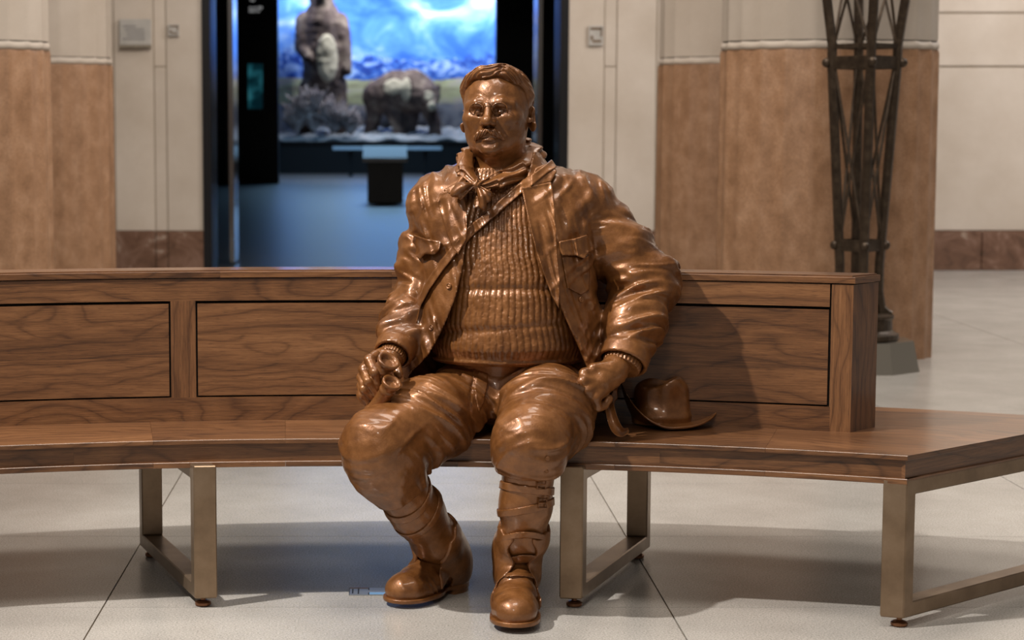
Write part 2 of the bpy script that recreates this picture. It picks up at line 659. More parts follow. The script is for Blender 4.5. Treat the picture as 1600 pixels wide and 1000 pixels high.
# door frame and the two opened leaves
door = empty('door_1', (0, WY, 0), kind='structure')
FW = 0.075
box('frame_jamb', DXL, DXL + FW, WY - 0.03, WY + 0.62, 0, DH, BLACK_GLOSS, door)
box('frame_jamb', DXR - FW, DXR, WY - 0.03, WY + 0.62, 0, DH, BLACK_GLOSS, door)
box('frame_head', DXL, DXR, WY - 0.03, WY + 0.62, DH - FW, DH, BLACK_GLOSS, door)
LEAF = flat('polished_dark_leaf', (0.20, 0.21, 0.22), 0.12, 0.9)
for s in (-1, 1):
    xc = s * 1.44
    lf = box('door_leaf', min(xc, xc + s * 0.045), max(xc, xc + s * 0.045), WY + 0.7, WY + 1.25, 0.02, DH - 0.1, LEAF, door)
    bm = bmesh.new()
    tube(bm, [(xc + s * 0.05, WY + 1.2, 0.75), (xc + s * 0.10, WY + 1.2, 0.8), (xc + s * 0.10, WY + 1.2, 1.45), (xc + s * 0.05, WY + 1.2, 1.5)], 0.014)
    from_bm('door_handle', bm, BLACK_GLOSS, lf)

# ------------------------------------------------------------------ columns
def column(x, y, label):
    t = empty('stone_column', (x, y, 0), label, 'column', 'paired fluted columns of the hall')
    ax = (Vector((1, 0, 0)), Vector((0, 0.55, 0)), Vector((0, 0, 1)))
    zt = 1.735
    bm = bmesh.new()
    lathe(bm, [(0.622, 0.0), (0.622, 0.02), (0.618, zt - 0.02), (0.612, zt)], 192, (x, y, 0), ax, 24, [0.016, 0.016, 0.016, 0.016], caps=False)
    from_bm('lower_shaft', bm, GRANITE, t, True)
    bm = bmesh.new()
    lathe(bm, [(0.600, zt), (0.613, zt + 0.006), (0.617, zt + 0.022), (0.609, zt + 0.042), (0.6, zt + 0.05)], 192, (x, y, 0), ax, 24, [0.0, 0.004, 0.008, 0.016, 0.02])
    from_bm('scalloped_lip', bm, CREAM, t, True)
    bm = bmesh.new()
    lathe(bm, [(0.609, zt + 0.05), (0.606, 7.0)], 192, (x, y, 0), ax, 24, [0.010, 0.010], caps=False)
    from_bm('upper_shaft', bm, CREAM, t, True)


column(2.51, 10.95, 'near fluted stone column behind the bronze lattice lamp stand')
column(2.51, 13.45, 'narrow visible brown column to the right of the dark doorway, half hidden by a nearer one')
column(-2.51, 10.95, 'fluted brown and cream column cut off by the left edge of the picture')
column(-2.51, 13.45, 'brown and cream column left of the dark doorway, next to the grey plaque')

# ------------------------------------------------------------------ lattice lamp stand
LX, LY = float(at(1341, 500, 10.30)[0]), 10.30
lamp = empty('torchere_lamp_stand', (LX, LY, 0), 'tall dark bronze lattice lamp stand on a tapered faceted base before the column', 'lamp stand')


def lz(v): return float(at(1341, v, LY)[2])


def octa(bm, r0, r1, z0, z1, n=8, ph=math.pi / 8, sy=0.8):
    vs = []
    for r, z in ((r0, z0), (r1, z1)):
        vs.append([bm.verts.new((LX + r * math.cos(ph + k * 2 * math.pi / n), LY + sy * r * math.sin(ph + k * 2 * math.pi / n), z)) for k in range(n)])
    for k in range(n):
        bm.faces.new((vs[0][k], vs[0][(k + 1) % n], vs[1][(k + 1) % n], vs[1][k]))
    bm.faces.new(vs[0][::-1]); bm.faces.new(vs[1])


bm = bmesh.new(); octa(bm, 0.335, 0.300, 0.0, lz(530))
from_bm('tapered_base', bm, flat('grey_brown_polished_base', (0.40, 0.36, 0.30), 0.28, 0.85), lamp)
bm = bmesh.new()
lathe(bm, [(0.205, lz(530)), (0.215, lz(527)), (0.215, lz(520)), (0.19, lz(517)), (0.18, lz(514)), (0.178, lz(498)), (0.188, lz(495)), (0.185, lz(491)), (0.15, lz(489))], 32, (LX, LY, 0))
from_bm('base_moulding', bm, DARK_BRONZE, lamp, False)
levels = [(490, 0.125), (455, 0.105), (412, 0.105), (380, 0.112), (98, 0.172), (70, 0.172), (0, 0.205), (-330, 0.27)]
for k in range(4):
    a = k * math.pi / 2 + math.radians(-93)
    ca, sa = math.cos(a), math.sin(a)
    bm = bmesh.new()
    tube(bm, [(LX + r * ca, LY + r * sa, lz(v)) for v, r in levels], 0.026, 6)
    from_bm('lattice_post', bm, DARK_BRONZE, lamp)
    # claw foot
    bm = bmesh.new()
    tube(bm, [(LX + r * ca, LY + r * sa, lz(v)) for v, r in ((470, 0.105), (482, 0.125), (489, 0.155), (491, 0.175))], 0.026, 6, r_end=0.02)
    from_bm('claw_foot', bm, DARK_BRONZE, lamp)
    a2 = a + math.pi / 2
    c2, s2 = math.cos(a2), math.sin(a2)

    def P(v, f, side):
        vs, rs = zip(*sorted((q[0], q[1]) for q in levels))
        r = np.interp(v, vs, rs)
        p0 = Vector((LX + r * ca, LY + r * sa, lz(v))); p1 = Vector((LX + r * c2, LY + r * s2, lz(v)))
        return p0.lerp(p1, f)
    for (va, vb) in ((372, 98), (68, -160), (-160, -330)):
        for (f0, f1) in ((0.06, 0.94), (0.94, 0.06)):
            bm = bmesh.new(); tube(bm, [P(va, f0, 0), P(vb, f1, 0)], 0.008, 5)
            from_bm('cross_brace', bm, DARK_BRONZE, lamp)
    for (v0, v1) in ((392, 374), (108, 88), (76, 69)):
        bm = bmesh.new()
        r = np.interp((v0 + v1) / 2, *zip(*sorted((q[0], q[1]) for q in levels))) + 0.018
        z0, z1 = lz(v0), lz(v1)
        pts = []
        for rr in (r, r - 0.02):
            pts.append([(LX + rr * ca, LY + rr * sa), (LX + rr * c2, LY + rr * s2)])
        (A, Bp), (D, C_) = (pts[0], pts[1])
        hexa(bm, [(*A, z0), (*Bp, z0), (*C_, z0), (*D, z0), (*A, z1), (*Bp, z1), (*C_, z1), (*D, z1)])
        from_bm('collar_band', bm, DARK_BRONZE, lamp)
    for v, r in ((98, 0.20), (383, 0.135)):
        bm = bmesh.new()
        bmesh.ops.create_uvsphere(bm, u_segments=10, v_segments=6, radius=0.026, matrix=Matrix.Translation((LX + r * ca, LY + r * sa, lz(v))))
        from_bm('rosette_stud', bm, DARK_BRONZE, lamp, True)

# ------------------------------------------------------------------ plaques on the back wall
p0, p1 = at(187, 30, WY), at(237, 71, WY)
pq = empty('wall_plaque', (float(p0[0] + p1[0]) / 2, WY, float(p1[2])), 'rectangular grey engraved plaque on the wall left of the doorway', 'plaque')
box('plate', p0[0], p1[0], WY - 0.045, WY - 0.006, p1[2], p0[2], PLAQUE, pq, 0.006)
box('ledge', p0[0], p1[0], WY - 0.065, WY - 0.006, p1[2] - 0.018, p1[2], flat('plaque_ledge', (0.25, 0.21, 0.16), 0.5), pq)
for k, (ua, ub, v) in enumerate([(193, 214, 40), (196, 226, 45), (199, 227, 50), (199, 227, 55), (192, 228, 60)]):
    a, b = at(ua, v, WY), at(ub, v + 2.6, WY)
    box('engraved_line', a[0], b[0], WY - 0.0475, WY - 0.044, b[2], a[2], PLAQUE_INK, pq)


def small_sign(u0, v0, u1, v1, label):
    a, b = at(u0, v0, WY), at(u1, v1, WY)
    t = empty('wall_sign', (float(a[0] + b[0]) / 2, WY, float(b[2])), label, 'sign')
    box('plate', a[0] - 0.004, b[0] + 0.004, WY - 0.035, WY - 0.011, b[2] - 0.004, a[2] + 0.004, PLAQUE, t, 0.004)
    W_, H_ = b[0] - a[0], a[2] - b[2]
    y0, y1 = WY - 0.038, WY - 0.034
    for (fx0, fx1, fz0, fz1) in ((0.1, 0.95, 0.80, 0.93), (0.83, 0.95, 0.45, 0.93), (0.12, 0.3, 0.28, 0.5), (0.25, 0.9, 0.15, 0.28)):
        box('pictogram_stroke', a[0] + fx0 * W_, a[0] + fx1 * W_, y0, y1, b[2] + fz0 * H_, b[2] + fz1 * H_, SIGN_BROWN, t)


small_sign(264, 39, 280, 56, 'small square brown pictogram sign left of the doorway')
small_sign(920, 41, 941, 71, 'small upright pictogram sign right of the doorway')

# ------------------------------------------------------------------ the dark exhibition hall beyond the door
HY0, HY1, HX, HZ = WY + 0.6, 55.0, 7.5, 6.4
hf = NT('polished_dark_floor')
hco = hf.coord()
hf.bump(hf.noise(hf.scale(hco, (0.4, 3.2, 1)), 1.0, 3.0, 0.6), 0.06, 0.02)
HFLOOR = hf.set(Base_Color=(0.020, 0.022, 0.026), Roughness=0.33, Specular_IOR_Level=1.0)
hall_floor = box('floor_exhibition_hall', -HX, HX, WY, HY1 + 4.5, -0.1, 0.0, HFLOOR)
tag(hall_floor, kind='structure')
tag(box('wall_hall_left', -HX - 0.2, -HX, HY0, HY1 + 4.5, 0, HZ, BLACK), kind='structure')
tag(box('wall_hall_right', HX, HX + 0.2, HY0, HY1 + 4.5, 0, HZ, BLACK), kind='structure')
tag(box('ceiling_exhibition_hall', -HX, HX, WY + 0.6, HY1 + 4.5, HZ, HZ + 0.2, BLACK), kind='structure')
tag(box('wall_hall_end', -HX, HX, HY1 + 4.3, HY1 + 4.5, 0, HZ, BLACK), kind='structure')
# partitions with side exhibits
PY = 45.0
for s, nm in ((-1, 'wall_partition_left'), (1, 'wall_partition_right')):
    xa = float(at(435 if s < 0 else 774, 200, PY)[0])
    bm = bmesh.new()
    bbox(bm, min(xa, s * HX), max(xa, s * HX), PY, PY + 0.3, 0, HZ)
    tag(from_bm(nm, bm, BLACK), kind='structure')
glow = NT('dim_teal_display')
gcol = glow.ramp(glow.noise(glow.coord(), 3.0, 3.0), [(0.4, (0.0, 0.008, 0.012)), (0.62, (0.010, 0.075, 0.095)), (0.75, (0.05, 0.16, 0.15))])
TEAL = glow.set(Base_Color=(0.01, 0.02, 0.025), Roughness=0.3, Emission_Color=gcol, Emission_Strength=1.3)
a, b = at(388, 100, PY), at(411, 170, PY)
case = empty('exhibit_case', (float(a[0] + b[0]) / 2, PY, float(b[2])), 'dim teal lit display case in the dark hall left of the bears', 'display case')
box('case_frame', a[0] - 0.05, b[0] + 0.05, PY - 0.12, PY - 0.001, b[2] - 0.05, a[2] + 0.05, BLACK_GLOSS, case)
box('lit_screen', a[0], b[0], PY - 0.125, PY - 0.118, b[2], a[2], TEAL, case)
lab = empty('exhibit_caption', (float(at(400, 10, PY)[0]), PY, float(at(400, 20, PY)[2])), 'small pale caption lines high on the dark wall beside the diorama', 'caption')
CAP = flat('caption_print_glow', (0.5, 0.5, 0.5), 0.5, 0.0, Emission_Color=(0.8, 0.8, 0.8), Emission_Strength=0.25)  # faint glow put into the lettering itself, it is no lamp
for ua, ub, va, vb in ((391, 398, -1, 2), (389, 394, 11, 14), (396, 401, 11, 14), (403, 410, 10, 14), (389, 399, 16, 19), (401, 406, 16, 19)):
    a, b = at(ua, va, PY), at(ub, vb, PY)
    box('caption_line', a[0], b[0], PY - 0.012, PY - 0.001, b[2], a[2], CAP, lab)

# diorama box
gx0, gx1 = float(at(433, 200, HY1)[0]), float(at(776, 200, HY1)[0])
gz0 = float(at(602, 221, HY1)[2])
bm = bmesh.new()
bbox(bm, -HX, gx0, HY1, HY1 + 0.2, 0, HZ)
bbox(bm, gx1, HX, HY1, HY1 + 0.2, 0, HZ)
bbox(bm, gx0, gx1, HY1, HY1 + 0.2, 0, gz0)
bbox(bm, gx0, gx1, HY1, HY1 + 0.2, 5.9, HZ)
tag(from_bm('wall_diorama_front', bm, BLACK), kind='structure')
dio = empty('habitat_diorama', (0.05, HY1 + 2, 0), 'lit habitat diorama with painted blue mountain sky at the end of the dark hall', 'diorama')
sky = NT('painted_mountain_backdrop')
co = sky.coord()
sep = sky.add('ShaderNodeSeparateXYZ'); sky.ln(co, sep.inputs[0])
X_, Z_ = sep.outputs[0], sep.outputs[2]
cl = sky.noise(sky.scale(co, (0.55, 0.55, 0.95)), 1.0, 5.0, 0.55, 0.8)
skyc = sky.ramp(cl, [(0.36, (0.03, 0.13, 0.60)), (0.48, (0.09, 0.26, 0.75)), (0.58, (0.26, 0.44, 0.80)), (0.72, (0.66, 0.73, 0.88))])
mn = sky.noise(sky.scale(co, (0.9, 0.9, 0.9)), 1.0, 4.0, 0.6)
ridge = sky.math('ADD', 2.72, sky.math('MULTIPLY', mn, 1.35))
mmask = sky.math('LESS_THAN', Z_, ridge)
mcol = sky.ramp(sky.noise(sky.scale(co, (2.2, 2.2, 3.5)), 1.0, 4.0, 0.6, 1.0), [(0.38, (0.015, 0.05, 0.30)), (0.5, (0.05, 0.16, 0.58)), (0.64, (0.40, 0.55, 0.85))])
c1 = sky.mix(mmask, skyc, mcol)
pn = sky.noise(sky.scale(co, (0.8, 0.8, 3.0)), 1.0, 3.0, 0.5)
pl = sky.math('LESS_THAN', Z_, sky.math('ADD', 2.62, sky.math('MULTIPLY', pn, 0.28)))
plc = sky.ramp(pn, [(0.35, (0.30, 0.26, 0.17)), (0.5, (0.50, 0.50, 0.28)), (0.65, (0.55, 0.46, 0.42))])
c2 = sky.mix(pl, c1, plc)
low = sky.math('LESS_THAN', Z_, sky.math('ADD', 1.75, sky.math('MULTIPLY', pn, 0.5)))
lowc = sky.ramp(sky.noise(co, 2.5, 4.0), [(0.35, (0.16, 0.16, 0.20)), (0.5, (0.33, 0.33, 0.36)), (0.68, (0.42, 0.36, 0.36))])
BACKDROP = sky.set(Base_Color=sky.mix(low, c2, lowc), Roughness=0.9)
bm = bmesh.new()
arc = []
for k in range(17):
    t = -1 + 2 * k / 16
    arc.append((0.05 + 3.9 * math.sin(t * 1.25) / math.sin(1.25), HY1 + 0.4 + 3.4 * (math.cos(t * 1.25) - math.cos(1.25)) / (1 - math.cos(1.25))))
fr = [bm.verts.new((x, y, 0.5)) for x, y in arc]
to = [bm.verts.new((x, y, 6.35)) for x, y in arc]
for k in range(16): bm.faces.new((fr[k], fr[k + 1], to[k + 1], to[k]))
o = from_bm('painted_backdrop', bm, BACKDROP, dio, True)
so = o.modifiers.new('thick', 'SOLIDIFY'); so.thickness = 0.04; so.offset = 1
bm = bmesh.new()
nx, ny = 40, 18
g = [[bm.verts.new((gx0 - 0.3 + (gx1 - gx0 + 0.6) * i / nx, HY1 + 0.25 + 3.2 * j / ny, gz0 - 0.04 + 0.055 * j / ny * 6 + 0.05 * math.sin(i * 1.3 + j) + 0.04 * math.sin(i * 0.7 - j * 1.9))) for i in range(nx + 1)] for j in range(ny + 1)]
for j in range(ny):
    for i in range(nx): bm.faces.new((g[j][i], g[j][i + 1], g[j + 1][i + 1], g[j + 1][i]))
GROUND = stone_mat('tundra_ground', (0.10, 0.11, 0.13), (0.22, 0.23, 0.25), (0.36, 0.32, 0.32), 1.8, 0.95)
o = from_bm('ground_bed', bm, GROUND, dio, True)
so = o.modifiers.new('thick', 'SOLIDIFY'); so.thickness = 0.1; so.offset = -1
for (xa, xb, za, zb) in ((gx0 - 0.08, gx0, gz0 - 0.08, 5.5), (gx1, gx1 + 0.08, gz0 - 0.08, 5.5), (gx0 - 0.08, gx1 + 0.08, gz0 - 0.08, gz0)):
    box('window_frame', xa, xb, HY1 - 0.06, HY1 - 0.001, za, zb, BLACK_GLOSS, dio)
area('diorama_lamp', (0.05, HY1 + 0.75, 6.2), (0.05, HY1 + 2.6, 1.6), 5.6, 0.6, 640, (0.80, 0.90, 1.0))
area('hall_floor_fill', (0.0, 49.5, 6.2), (0.0, 48.5, 0.0), 4.6, 3.0, 620, (0.36, 0.66, 1.0)).data.spread = math.radians(152)  # added blue fill light that strengthens the glow on the hall floor
box('information_rail', at(520, 230, 52)[0], at(690, 230, 52)[0], 51.9, 52.2, at(600, 234, 52)[2], at(600, 229, 52)[2], flat('pale_rail', (0.5, 0.56, 0.62), 0.3), dio)
for u in (548, 665):
    box('rail_post', at(u - 3, 230, 52)[0], at(u + 3, 230, 52)[0], 52.0, 52.1, 0, at(600, 234, 52)[2], BLACK, dio)

LECY = 34.0
lec = empty('lectern', (float(at(602, 300, LECY)[0]), LECY, 0), 'dark block pedestal with a pale lit top standing on the blue hall floor', 'pedestal')
box('pedestal', at(574, 300, LECY)[0], at(630, 300, LECY)[0], LECY, LECY + 0.7, 0, at(602, 253, LECY)[2], BLACK, lec)
LTOP = flat('pale_top', (0.55, 0.60, 0.66), 0.25)
bm = bmesh.new()
a, b, c = at(567, 253, LECY), at(636, 244, LECY), at(602, 234, LECY)
hexa(bm, [(a[0], LECY - .05, a[2]), (b[0], LECY - .05, a[2]), (b[0], LECY + .85, c[2] - .03), (a[0], LECY + .85, c[2] - .03),
          (a[0], LECY - .05, b[2] - .03), (b[0], LECY - .05, b[2] - .03), (b[0], LECY + .85, c[2] + .06), (a[0], LECY + .85, c[2] + .06)])
from_bm('sloped_top', bm, LTOP, lec)

# bears and brush
fur = NT('bear_fur')
fco = fur.coord()
FUR = fur.set(Base_Color=fur.ramp(fur.noise(fco, 2.2, 5.0, 0.6), [(0.35, (0.035, 0.020, 0.018)), (0.5, (0.085, 0.050, 0.040)), (0.68, (0.23, 0.165, 0.125))]), Roughness=0.9)
FUR_PALE = flat('pale_fur', (0.40, 0.33, 0.24), 0.9)
fs = 3000.0


def bx(u, v, Y): return at(u, v, Y)


BY = HY1 + 1.5
m1 = BY / FPX   # metres per survey pixel there


def bear_walk(P):
    q = lambda u, v, dy=0.0: bx(u, v, BY) + np.array([0, dy, 0])
    d = chain(P, [q(592, 150, .5), q(620, 142, .35), q(648, 143, .1), q(660, 148, -.1)], [26 * m1, 30 * m1, 29 * m1, 24 * m1], 0.2)
    d = smin(d, sph(P, q(645, 128, .05), 14 * m1), 0.3)
    d = smin(d, chain(P, [q(660, 146, -.1), q(671, 150, -.5)], [19 * m1, 15 * m1]), 0.2)
    d = smin(d, rc(P, q(671, 150, -.5), q(674, 166, -.85), 15 * m1, 7 * m1), 0.12)
    for u, w_ in ((659, 0), (684, 0)):
        d = smin(d, sph(P, q(u, 137, -.45), 4.5 * m1), 0.05)
    for top, mid, bot, r in (((588, 160, .5), (583, 185, .5), (578, 208, .55), 13), ((606, 160, .2), (620, 188, .1), (626, 212, .1), 13),
                             ((645, 165, .3), (641, 190, .3), (640, 212, .3), 13), ((668, 165, -.1), (678, 190, -.2), (680, 212, -.25), 12)):
        d = smin(d, chain(P, [q(*top), q(*mid), q(*bot)], [r * m1 * 1.15, r * m1 * .85, r * m1 * .8]), 0.15)
    return d + 0.05 * (vnoise(P * 9.0) - 0.5)


def bear_stand(P):
    q = lambda u, v, dy=0.0: bx(u, v, BY) + np.array([0, dy, 0])
    d = chain(P, [q(503, 40, .1), q(503, 80), q(506, 115), q(505, 135)], [33 * m1, 29 * m1, 30 * m1, 27 * m1], 0.2)
    d = smin(d, rc(P, q(504, 30), q(503, 2, -.1), 20 * m1, 18 * m1), 0.25)
    d = smin(d, ell(P, q(501, -14, -.15), np.array([20, 22, 19]) * m1), 0.15)
    d = smin(d, rc(P, q(501, -12, -.3), q(498, -6, -.75), 11 * m1, 6 * m1), 0.1)
    for u in (487, 516):
        d = smin(d, sph(P, q(u, -30), 5 * m1), 0.05)
    d = smin(d, chain(P, [q(530, 35), q(538, 70, -.1), q(541, 110, -.25)], [15 * m1, 11 * m1, 9 * m1]), 0.12)
    d = smin(d, chain(P, [q(476, 35), q(472, 75, -.2), q(484, 92, -.55)], [15 * m1, 11 * m1, 8 * m1]), 0.12)
    for u, v in ((486, 480), (524, 528)):
        d = smin(d, chain(P, [q(u, 138), q(v, 170, -.1), q(v, 200, .1)], [19 * m1, 15 * m1, 13 * m1]), 0.15)
    return d + 0.05 * (vnoise(P * 9.0) - 0.5)


def bear(name, f, lo, hi, label, belly):
    t = empty(name, (float((lo[0] + hi[0]) / 2), BY, float(lo[2])), label, 'bear')
    b = sculpt('body', f, lo, hi, 0.045, FUR, t)
    for c, r, nm in belly:
        V, Q = isomesh(lambda P: np.maximum(f(P) - 0.02, ell(P, c, r)), np.array(c) - np.array(r) - 0.1, np.array(c) + np.array(r) + 0.1, 0.045)
        attach(link(nm, np_mesh(nm, V, Q), FUR_PALE), b)


bear('walking_bear', bear_walk, bx(555, 222, BY) - [0, 1.3, 0], bx(705, 95, BY) + [0, 1.3, 0], 'brown bear on all fours walking in the lit diorama',
     [(bx(664, 148, BY) + [0, -1.0, 0], np.array([20, 14, 12]) * m1, 'pale_face'), (bx(673, 168, BY) + [0, -1.0, 0], np.array([7, 14, 10]) * m1, 'pale_muzzle'), (bx(612, 135, BY) + [0, -.4, 0], np.array([18, 22, 16]) * m1, 'pale_flank'), (bx(634, 140, BY) + [0, -.45, 0], np.array([9, 20, 20]) * m1, 'pale_shoulder')])
bear('standing_bear', bear_stand, bx(450, 215, BY) - [0, 1.3, 0], bx(560, -55, BY) + [0, 1.3, 0], 'brown bear reared up on its hind legs with a pale belly',
     [(bx(512, 92, BY) + [0, -.5, 0], np.array([17, 20, 38]) * m1, 'pale_belly')])
BRUSH = stone_mat('sage_brush', (0.14, 0.11, 0.11), (0.30, 0.23, 0.22), (0.50, 0.42, 0.40), 3.0, 0.95)
random.seed(4)
for k, (u, v, r, lb) in enumerate(((462, 205, 26, 'pale twiggy brush at the left end of the diorama'), (490, 204, 36, 'tall pale twiggy bush at the feet of the standing bear'), (522, 206, 30, 'twiggy bush right of the standing bear'), (548, 210, 20, 'low dark bush between the two bears'))):
    c = bx(u, v, BY - 0.95)
    bm = bmesh.new()
    for j in range(46):
        th = random.uniform(0, 2 * math.pi); el = random.uniform(0.5, 1.5)
        L = r * m1 * random.uniform(0.9, 1.9)
        d = Vector((math.cos(th) * math.cos(el) * 0.8, math.sin(th) * math.cos(el) * 0.5, math.sin(el)))
        p = Vector(c); mid = p + d * L * 0.5 + Vector((0, 0, 0.05)); e = p + d * L
        tube(bm, [p, mid, e], 0.045, 4, r_end=0.03)
        for q in range(4):
            e2 = mid.lerp(e, random.random()) + Vector((random.uniform(-.22, .22), random.uniform(-.15, .15), random.uniform(0.02, .25)))
            tube(bm, [mid.lerp(e, 0.3), e2], 0.03, 4, r_end=0.02)
    o = from_bm('sage_bush', bm, BRUSH)
    tag(o, lb, 'bush', 'dry bushes in the diorama')
#==BENCH==
# ------------------------------------------------------------------ curved walnut bench
BC = (-0.08, 1.38)
R_IN, R_OUT, RB0, RB1 = 3.80, 4.67, 4.14, 4.262
bench = empty('curved_bench', (-0.08, 5.6, 0), 'long curved walnut bench with panelled backrest on bronze legs', 'bench')
rad = math.radians


def bp(r, a, z): return (BC[0] + r * math.sin(a), BC[1] + r * math.cos(a), z)


def arc_block(name, r0, r1, a0, a1, z0, z1, parent=bench, mat=None, grain='arc', cut0=0.0, cut1=0.0, bevel=0.0, n=None):
    """curved bar between radii; a0/a1 at r0, ends shifted by cut at r1; UV in metres with u along the grain"""
    n = n or max(1, int(abs(a1 - a0) / rad(1.2)) + 1)
    bm = bmesh.new()
    uvl = bm.loops.layers.uv.new('UVMap')
    rm = (r0 + r1) / 2
    sec = []
    prof = [(r0, z0), (r1, z0), (r1, z1), (r0, z1)]
    if bevel:
        b = bevel
        prof = [(r0 + b, z0), (r1 - b, z0), (r1, z0 + b), (r1, z1 - b), (r1 - b, z1), (r0 + b, z1), (r0, z1 - b), (r0, z0 + b)]
    for i in range(n + 1):
        t = i / n
        ring = []
        for (r, z) in prof:
            s = (r - r0) / (r1 - r0)
            A = a0 + cut0 * s
            B_ = a1 + cut1 * s
            ring.append(bm.verts.new(bp(r, A + (B_ - A) * t, z)))
        sec.append((ring, rm * (a0 + (a1 - a0) * t)))
    per = [0.0]
    m = len(prof)
    for k in range(m):
        p, q = prof[k], prof[(k + 1) % m]
        per.append(per[-1] + math.hypot(p[0] - q[0], p[1] - q[1]))
    def setuv(f, co):
        for l, (u, v) in zip(f.loops, co):
            l[uvl].uv = (u, v) if grain == 'arc' else (v, u)
    for i in range(n):
        (A, ua), (B_, ub) = sec[i], sec[i + 1]
        for k in range(m):
            k2 = (k + 1) % m
            f = bm.faces.new((A[k], B_[k], B_[k2], A[k2]))
            setuv(f, [(ua, per[k]), (ub, per[k]), (ub, per[k + 1]), (ua, per[k + 1])])
    for ring, u in ((sec[0][0][::-1], 0), (sec[-1][0], 0)):
        f = bm.faces.new(ring)
        for l in f.loops:
            x, y, z = l.vert.co
            l[uvl].uv = (z, math.hypot(x - BC[0], y - BC[1])) if grain != 'arc' else (math.hypot(x - BC[0], y - BC[1]), z)
    return from_bm(name, bm, mat or WOOD, parent)


AE, CUT = rad(22.1), rad(5.5)          # seat ends
zt, z1_, z2_, zb = 0.457, 0.444, 0.3955, 0.380
segs = [-AE, rad(-15.2), rad(-8.3), rad(-2.9), rad(4.2), rad(10.6), rad(16.6), AE]
for i in range(7):
    c0 = -CUT if i == 0 else 0.0
    c1 = CUT if i == 6 else 0.0
    g = rad(0.004)
    arc_block('seat_plank', R_IN, R_OUT, segs[i] + g, segs[i + 1] - g, z1_, zt, cut0=c0, cut1=c1, bevel=0.0015)
    s2 = rad(1.1)
    arc_block('bottom_trim', R_IN + 0.001, R_IN + 0.06, segs[i] + g, segs[i + 1] - g, zb, z2_, cut0=c0 * .07, cut1=c1 * .07, bevel=0.0015)
segs2 = [-AE + rad(0.2), rad(-11.5), rad(0.8), rad(12.4), AE - rad(0.16)]
for i in range(4):
    arc_block('apron', R_IN + 0.013, R_IN + 0.045, segs2[i], segs2[i + 1] - rad(0.004), z2_ - 0.0005, z1_ + 0.0005, cut0=(-CUT * 0.035 if i == 0 else 0), cut1=(CUT * 0.035 if i == 3 else 0))
arc_block('rear_apron', R_OUT - 0.05, R_OUT - 0.012, -AE - CUT * 0.9, AE + CUT * 0.9, zb, z1_)


def slanted_end(name, s, inset, z0, z1, th):
    """board along the slanted seat end"""
    A = Vector(bp(R_IN, s * AE, 0)); B_ = Vector(bp(R_OUT, s * (AE + CUT), 0))
    d = (B_ - A).normalized()
    nrm = Vector((d.y, -d.x, 0)) * s
    A0 = A - nrm * inset + d * 0.004; B0 = B_ - nrm * inset - d * 0.004
    A1 = A0 - nrm * th; B1 = B0 - nrm * th
    bm = bmesh.new()
    uvl = bm.loops.layers.uv.new('UVMap')
    pts = [A0, B0, B1, A1] if s > 0 else [B0, A0, A1, B1]
    hexa(bm, [(p.x, p.y, z0) for p in pts] + [(p.x, p.y, z1) for p in pts])
    for f in bm.faces:
        for l in f.loops:
            l[uvl].uv = ((l.vert.co - A).dot(d), l.vert.co.z + 0.3 * (l.vert.co - A).dot(nrm))
    return from_bm(name, bm, WOOD, bench)


for s in (-1, 1):
    slanted_end('end_apron', s, 0.009, z2_ - 0.0005, z1_ + 0.0005, 0.03)
    slanted_end('end_trim', s, 0.001, zb, z2_, 0.06)
# underside board
arc_block('under_board', R_IN + 0.06, R_OUT - 0.05, -AE + rad(2.2), AE - rad(2.2), zb + 0.03, z1_ - 0.002, mat=GROOVE, cut0=-CUT, cut1=CUT)


def ang(u, v, r):
    """bearing on the backrest face seen at u, v"""
    lo, hi = rad(-30), rad(30)
    p = at(u, v, 5.45)
    for _ in range(30):
        Yc = BC[1] + math.sqrt(max(r * r - (p[0] - BC[0]) ** 2, 0.01))
        p = at(u, v, Yc)
    return math.atan2(p[0] - BC[0], p[1] - BC[1])


A_R = ang(1331.5, 550, RB0)
A_L = -A_R
ECUT = rad(0.75)
ZCAP0 = 0.872
ZC1 = 0.894
zr1 = 0.806   # top rail bottom
zr0 = 0.526   # bottom rail top
# core behind the panels (dark reveal)
arc_block('back_core', RB0 + 0.022, RB1 - 0.01, A_L + rad(.2), A_R - rad(.2), zt, ZCAP0 - 0.004, mat=GROOVE)
arc_block('top_rail', RB0, RB0 + 0.03, A_L + rad(0.47), ang(612, 450, RB0), zr1, ZCAP0 - 0.003)
arc_block('top_rail', RB0, RB0 + 0.03, ang(612, 450, RB0) + rad(.004), ang(1297, 450, RB0), zr1, ZCAP0 - 0.003)
arc_block('bottom_rail', RB0, RB0 + 0.03, A_L + rad(0.47), ang(700, 640, RB0), zt, zr0)
arc_block('bottom_rail', RB0, RB0 + 0.03, ang(700, 640, RB0) + rad(.004), ang(1297, 640, RB0), zt, zr0)
st = [(ang(267, 540, RB0), ang(306, 540, RB0)), (ang(782, 540, RB0), ang(820, 540, RB0))]
for a0, a1 in st:
    arc_block('stile', RB0, RB0 + 0.03, a0, a1, zr0, zr1, grain='up', n=3)
# end posts, returning around the end
arc_block('end_post', RB0, RB1, ang(1297.5, 550, RB0), A_R, zt, ZCAP0 - 0.003, grain='up', cut0=0.0, cut1=ECUT, n=3)
arc_block('end_post', RB0, RB1, A_L, -ang(1297.5, 550, RB0), zt, ZCAP0 - 0.003, grain='up', cut0=-ECUT, cut1=0, n=3)
arc_block('rear_panel', RB1 - 0.012, RB1, A_L + rad(.5), A_R - rad(.5), zt, ZCAP0 - 0.003)
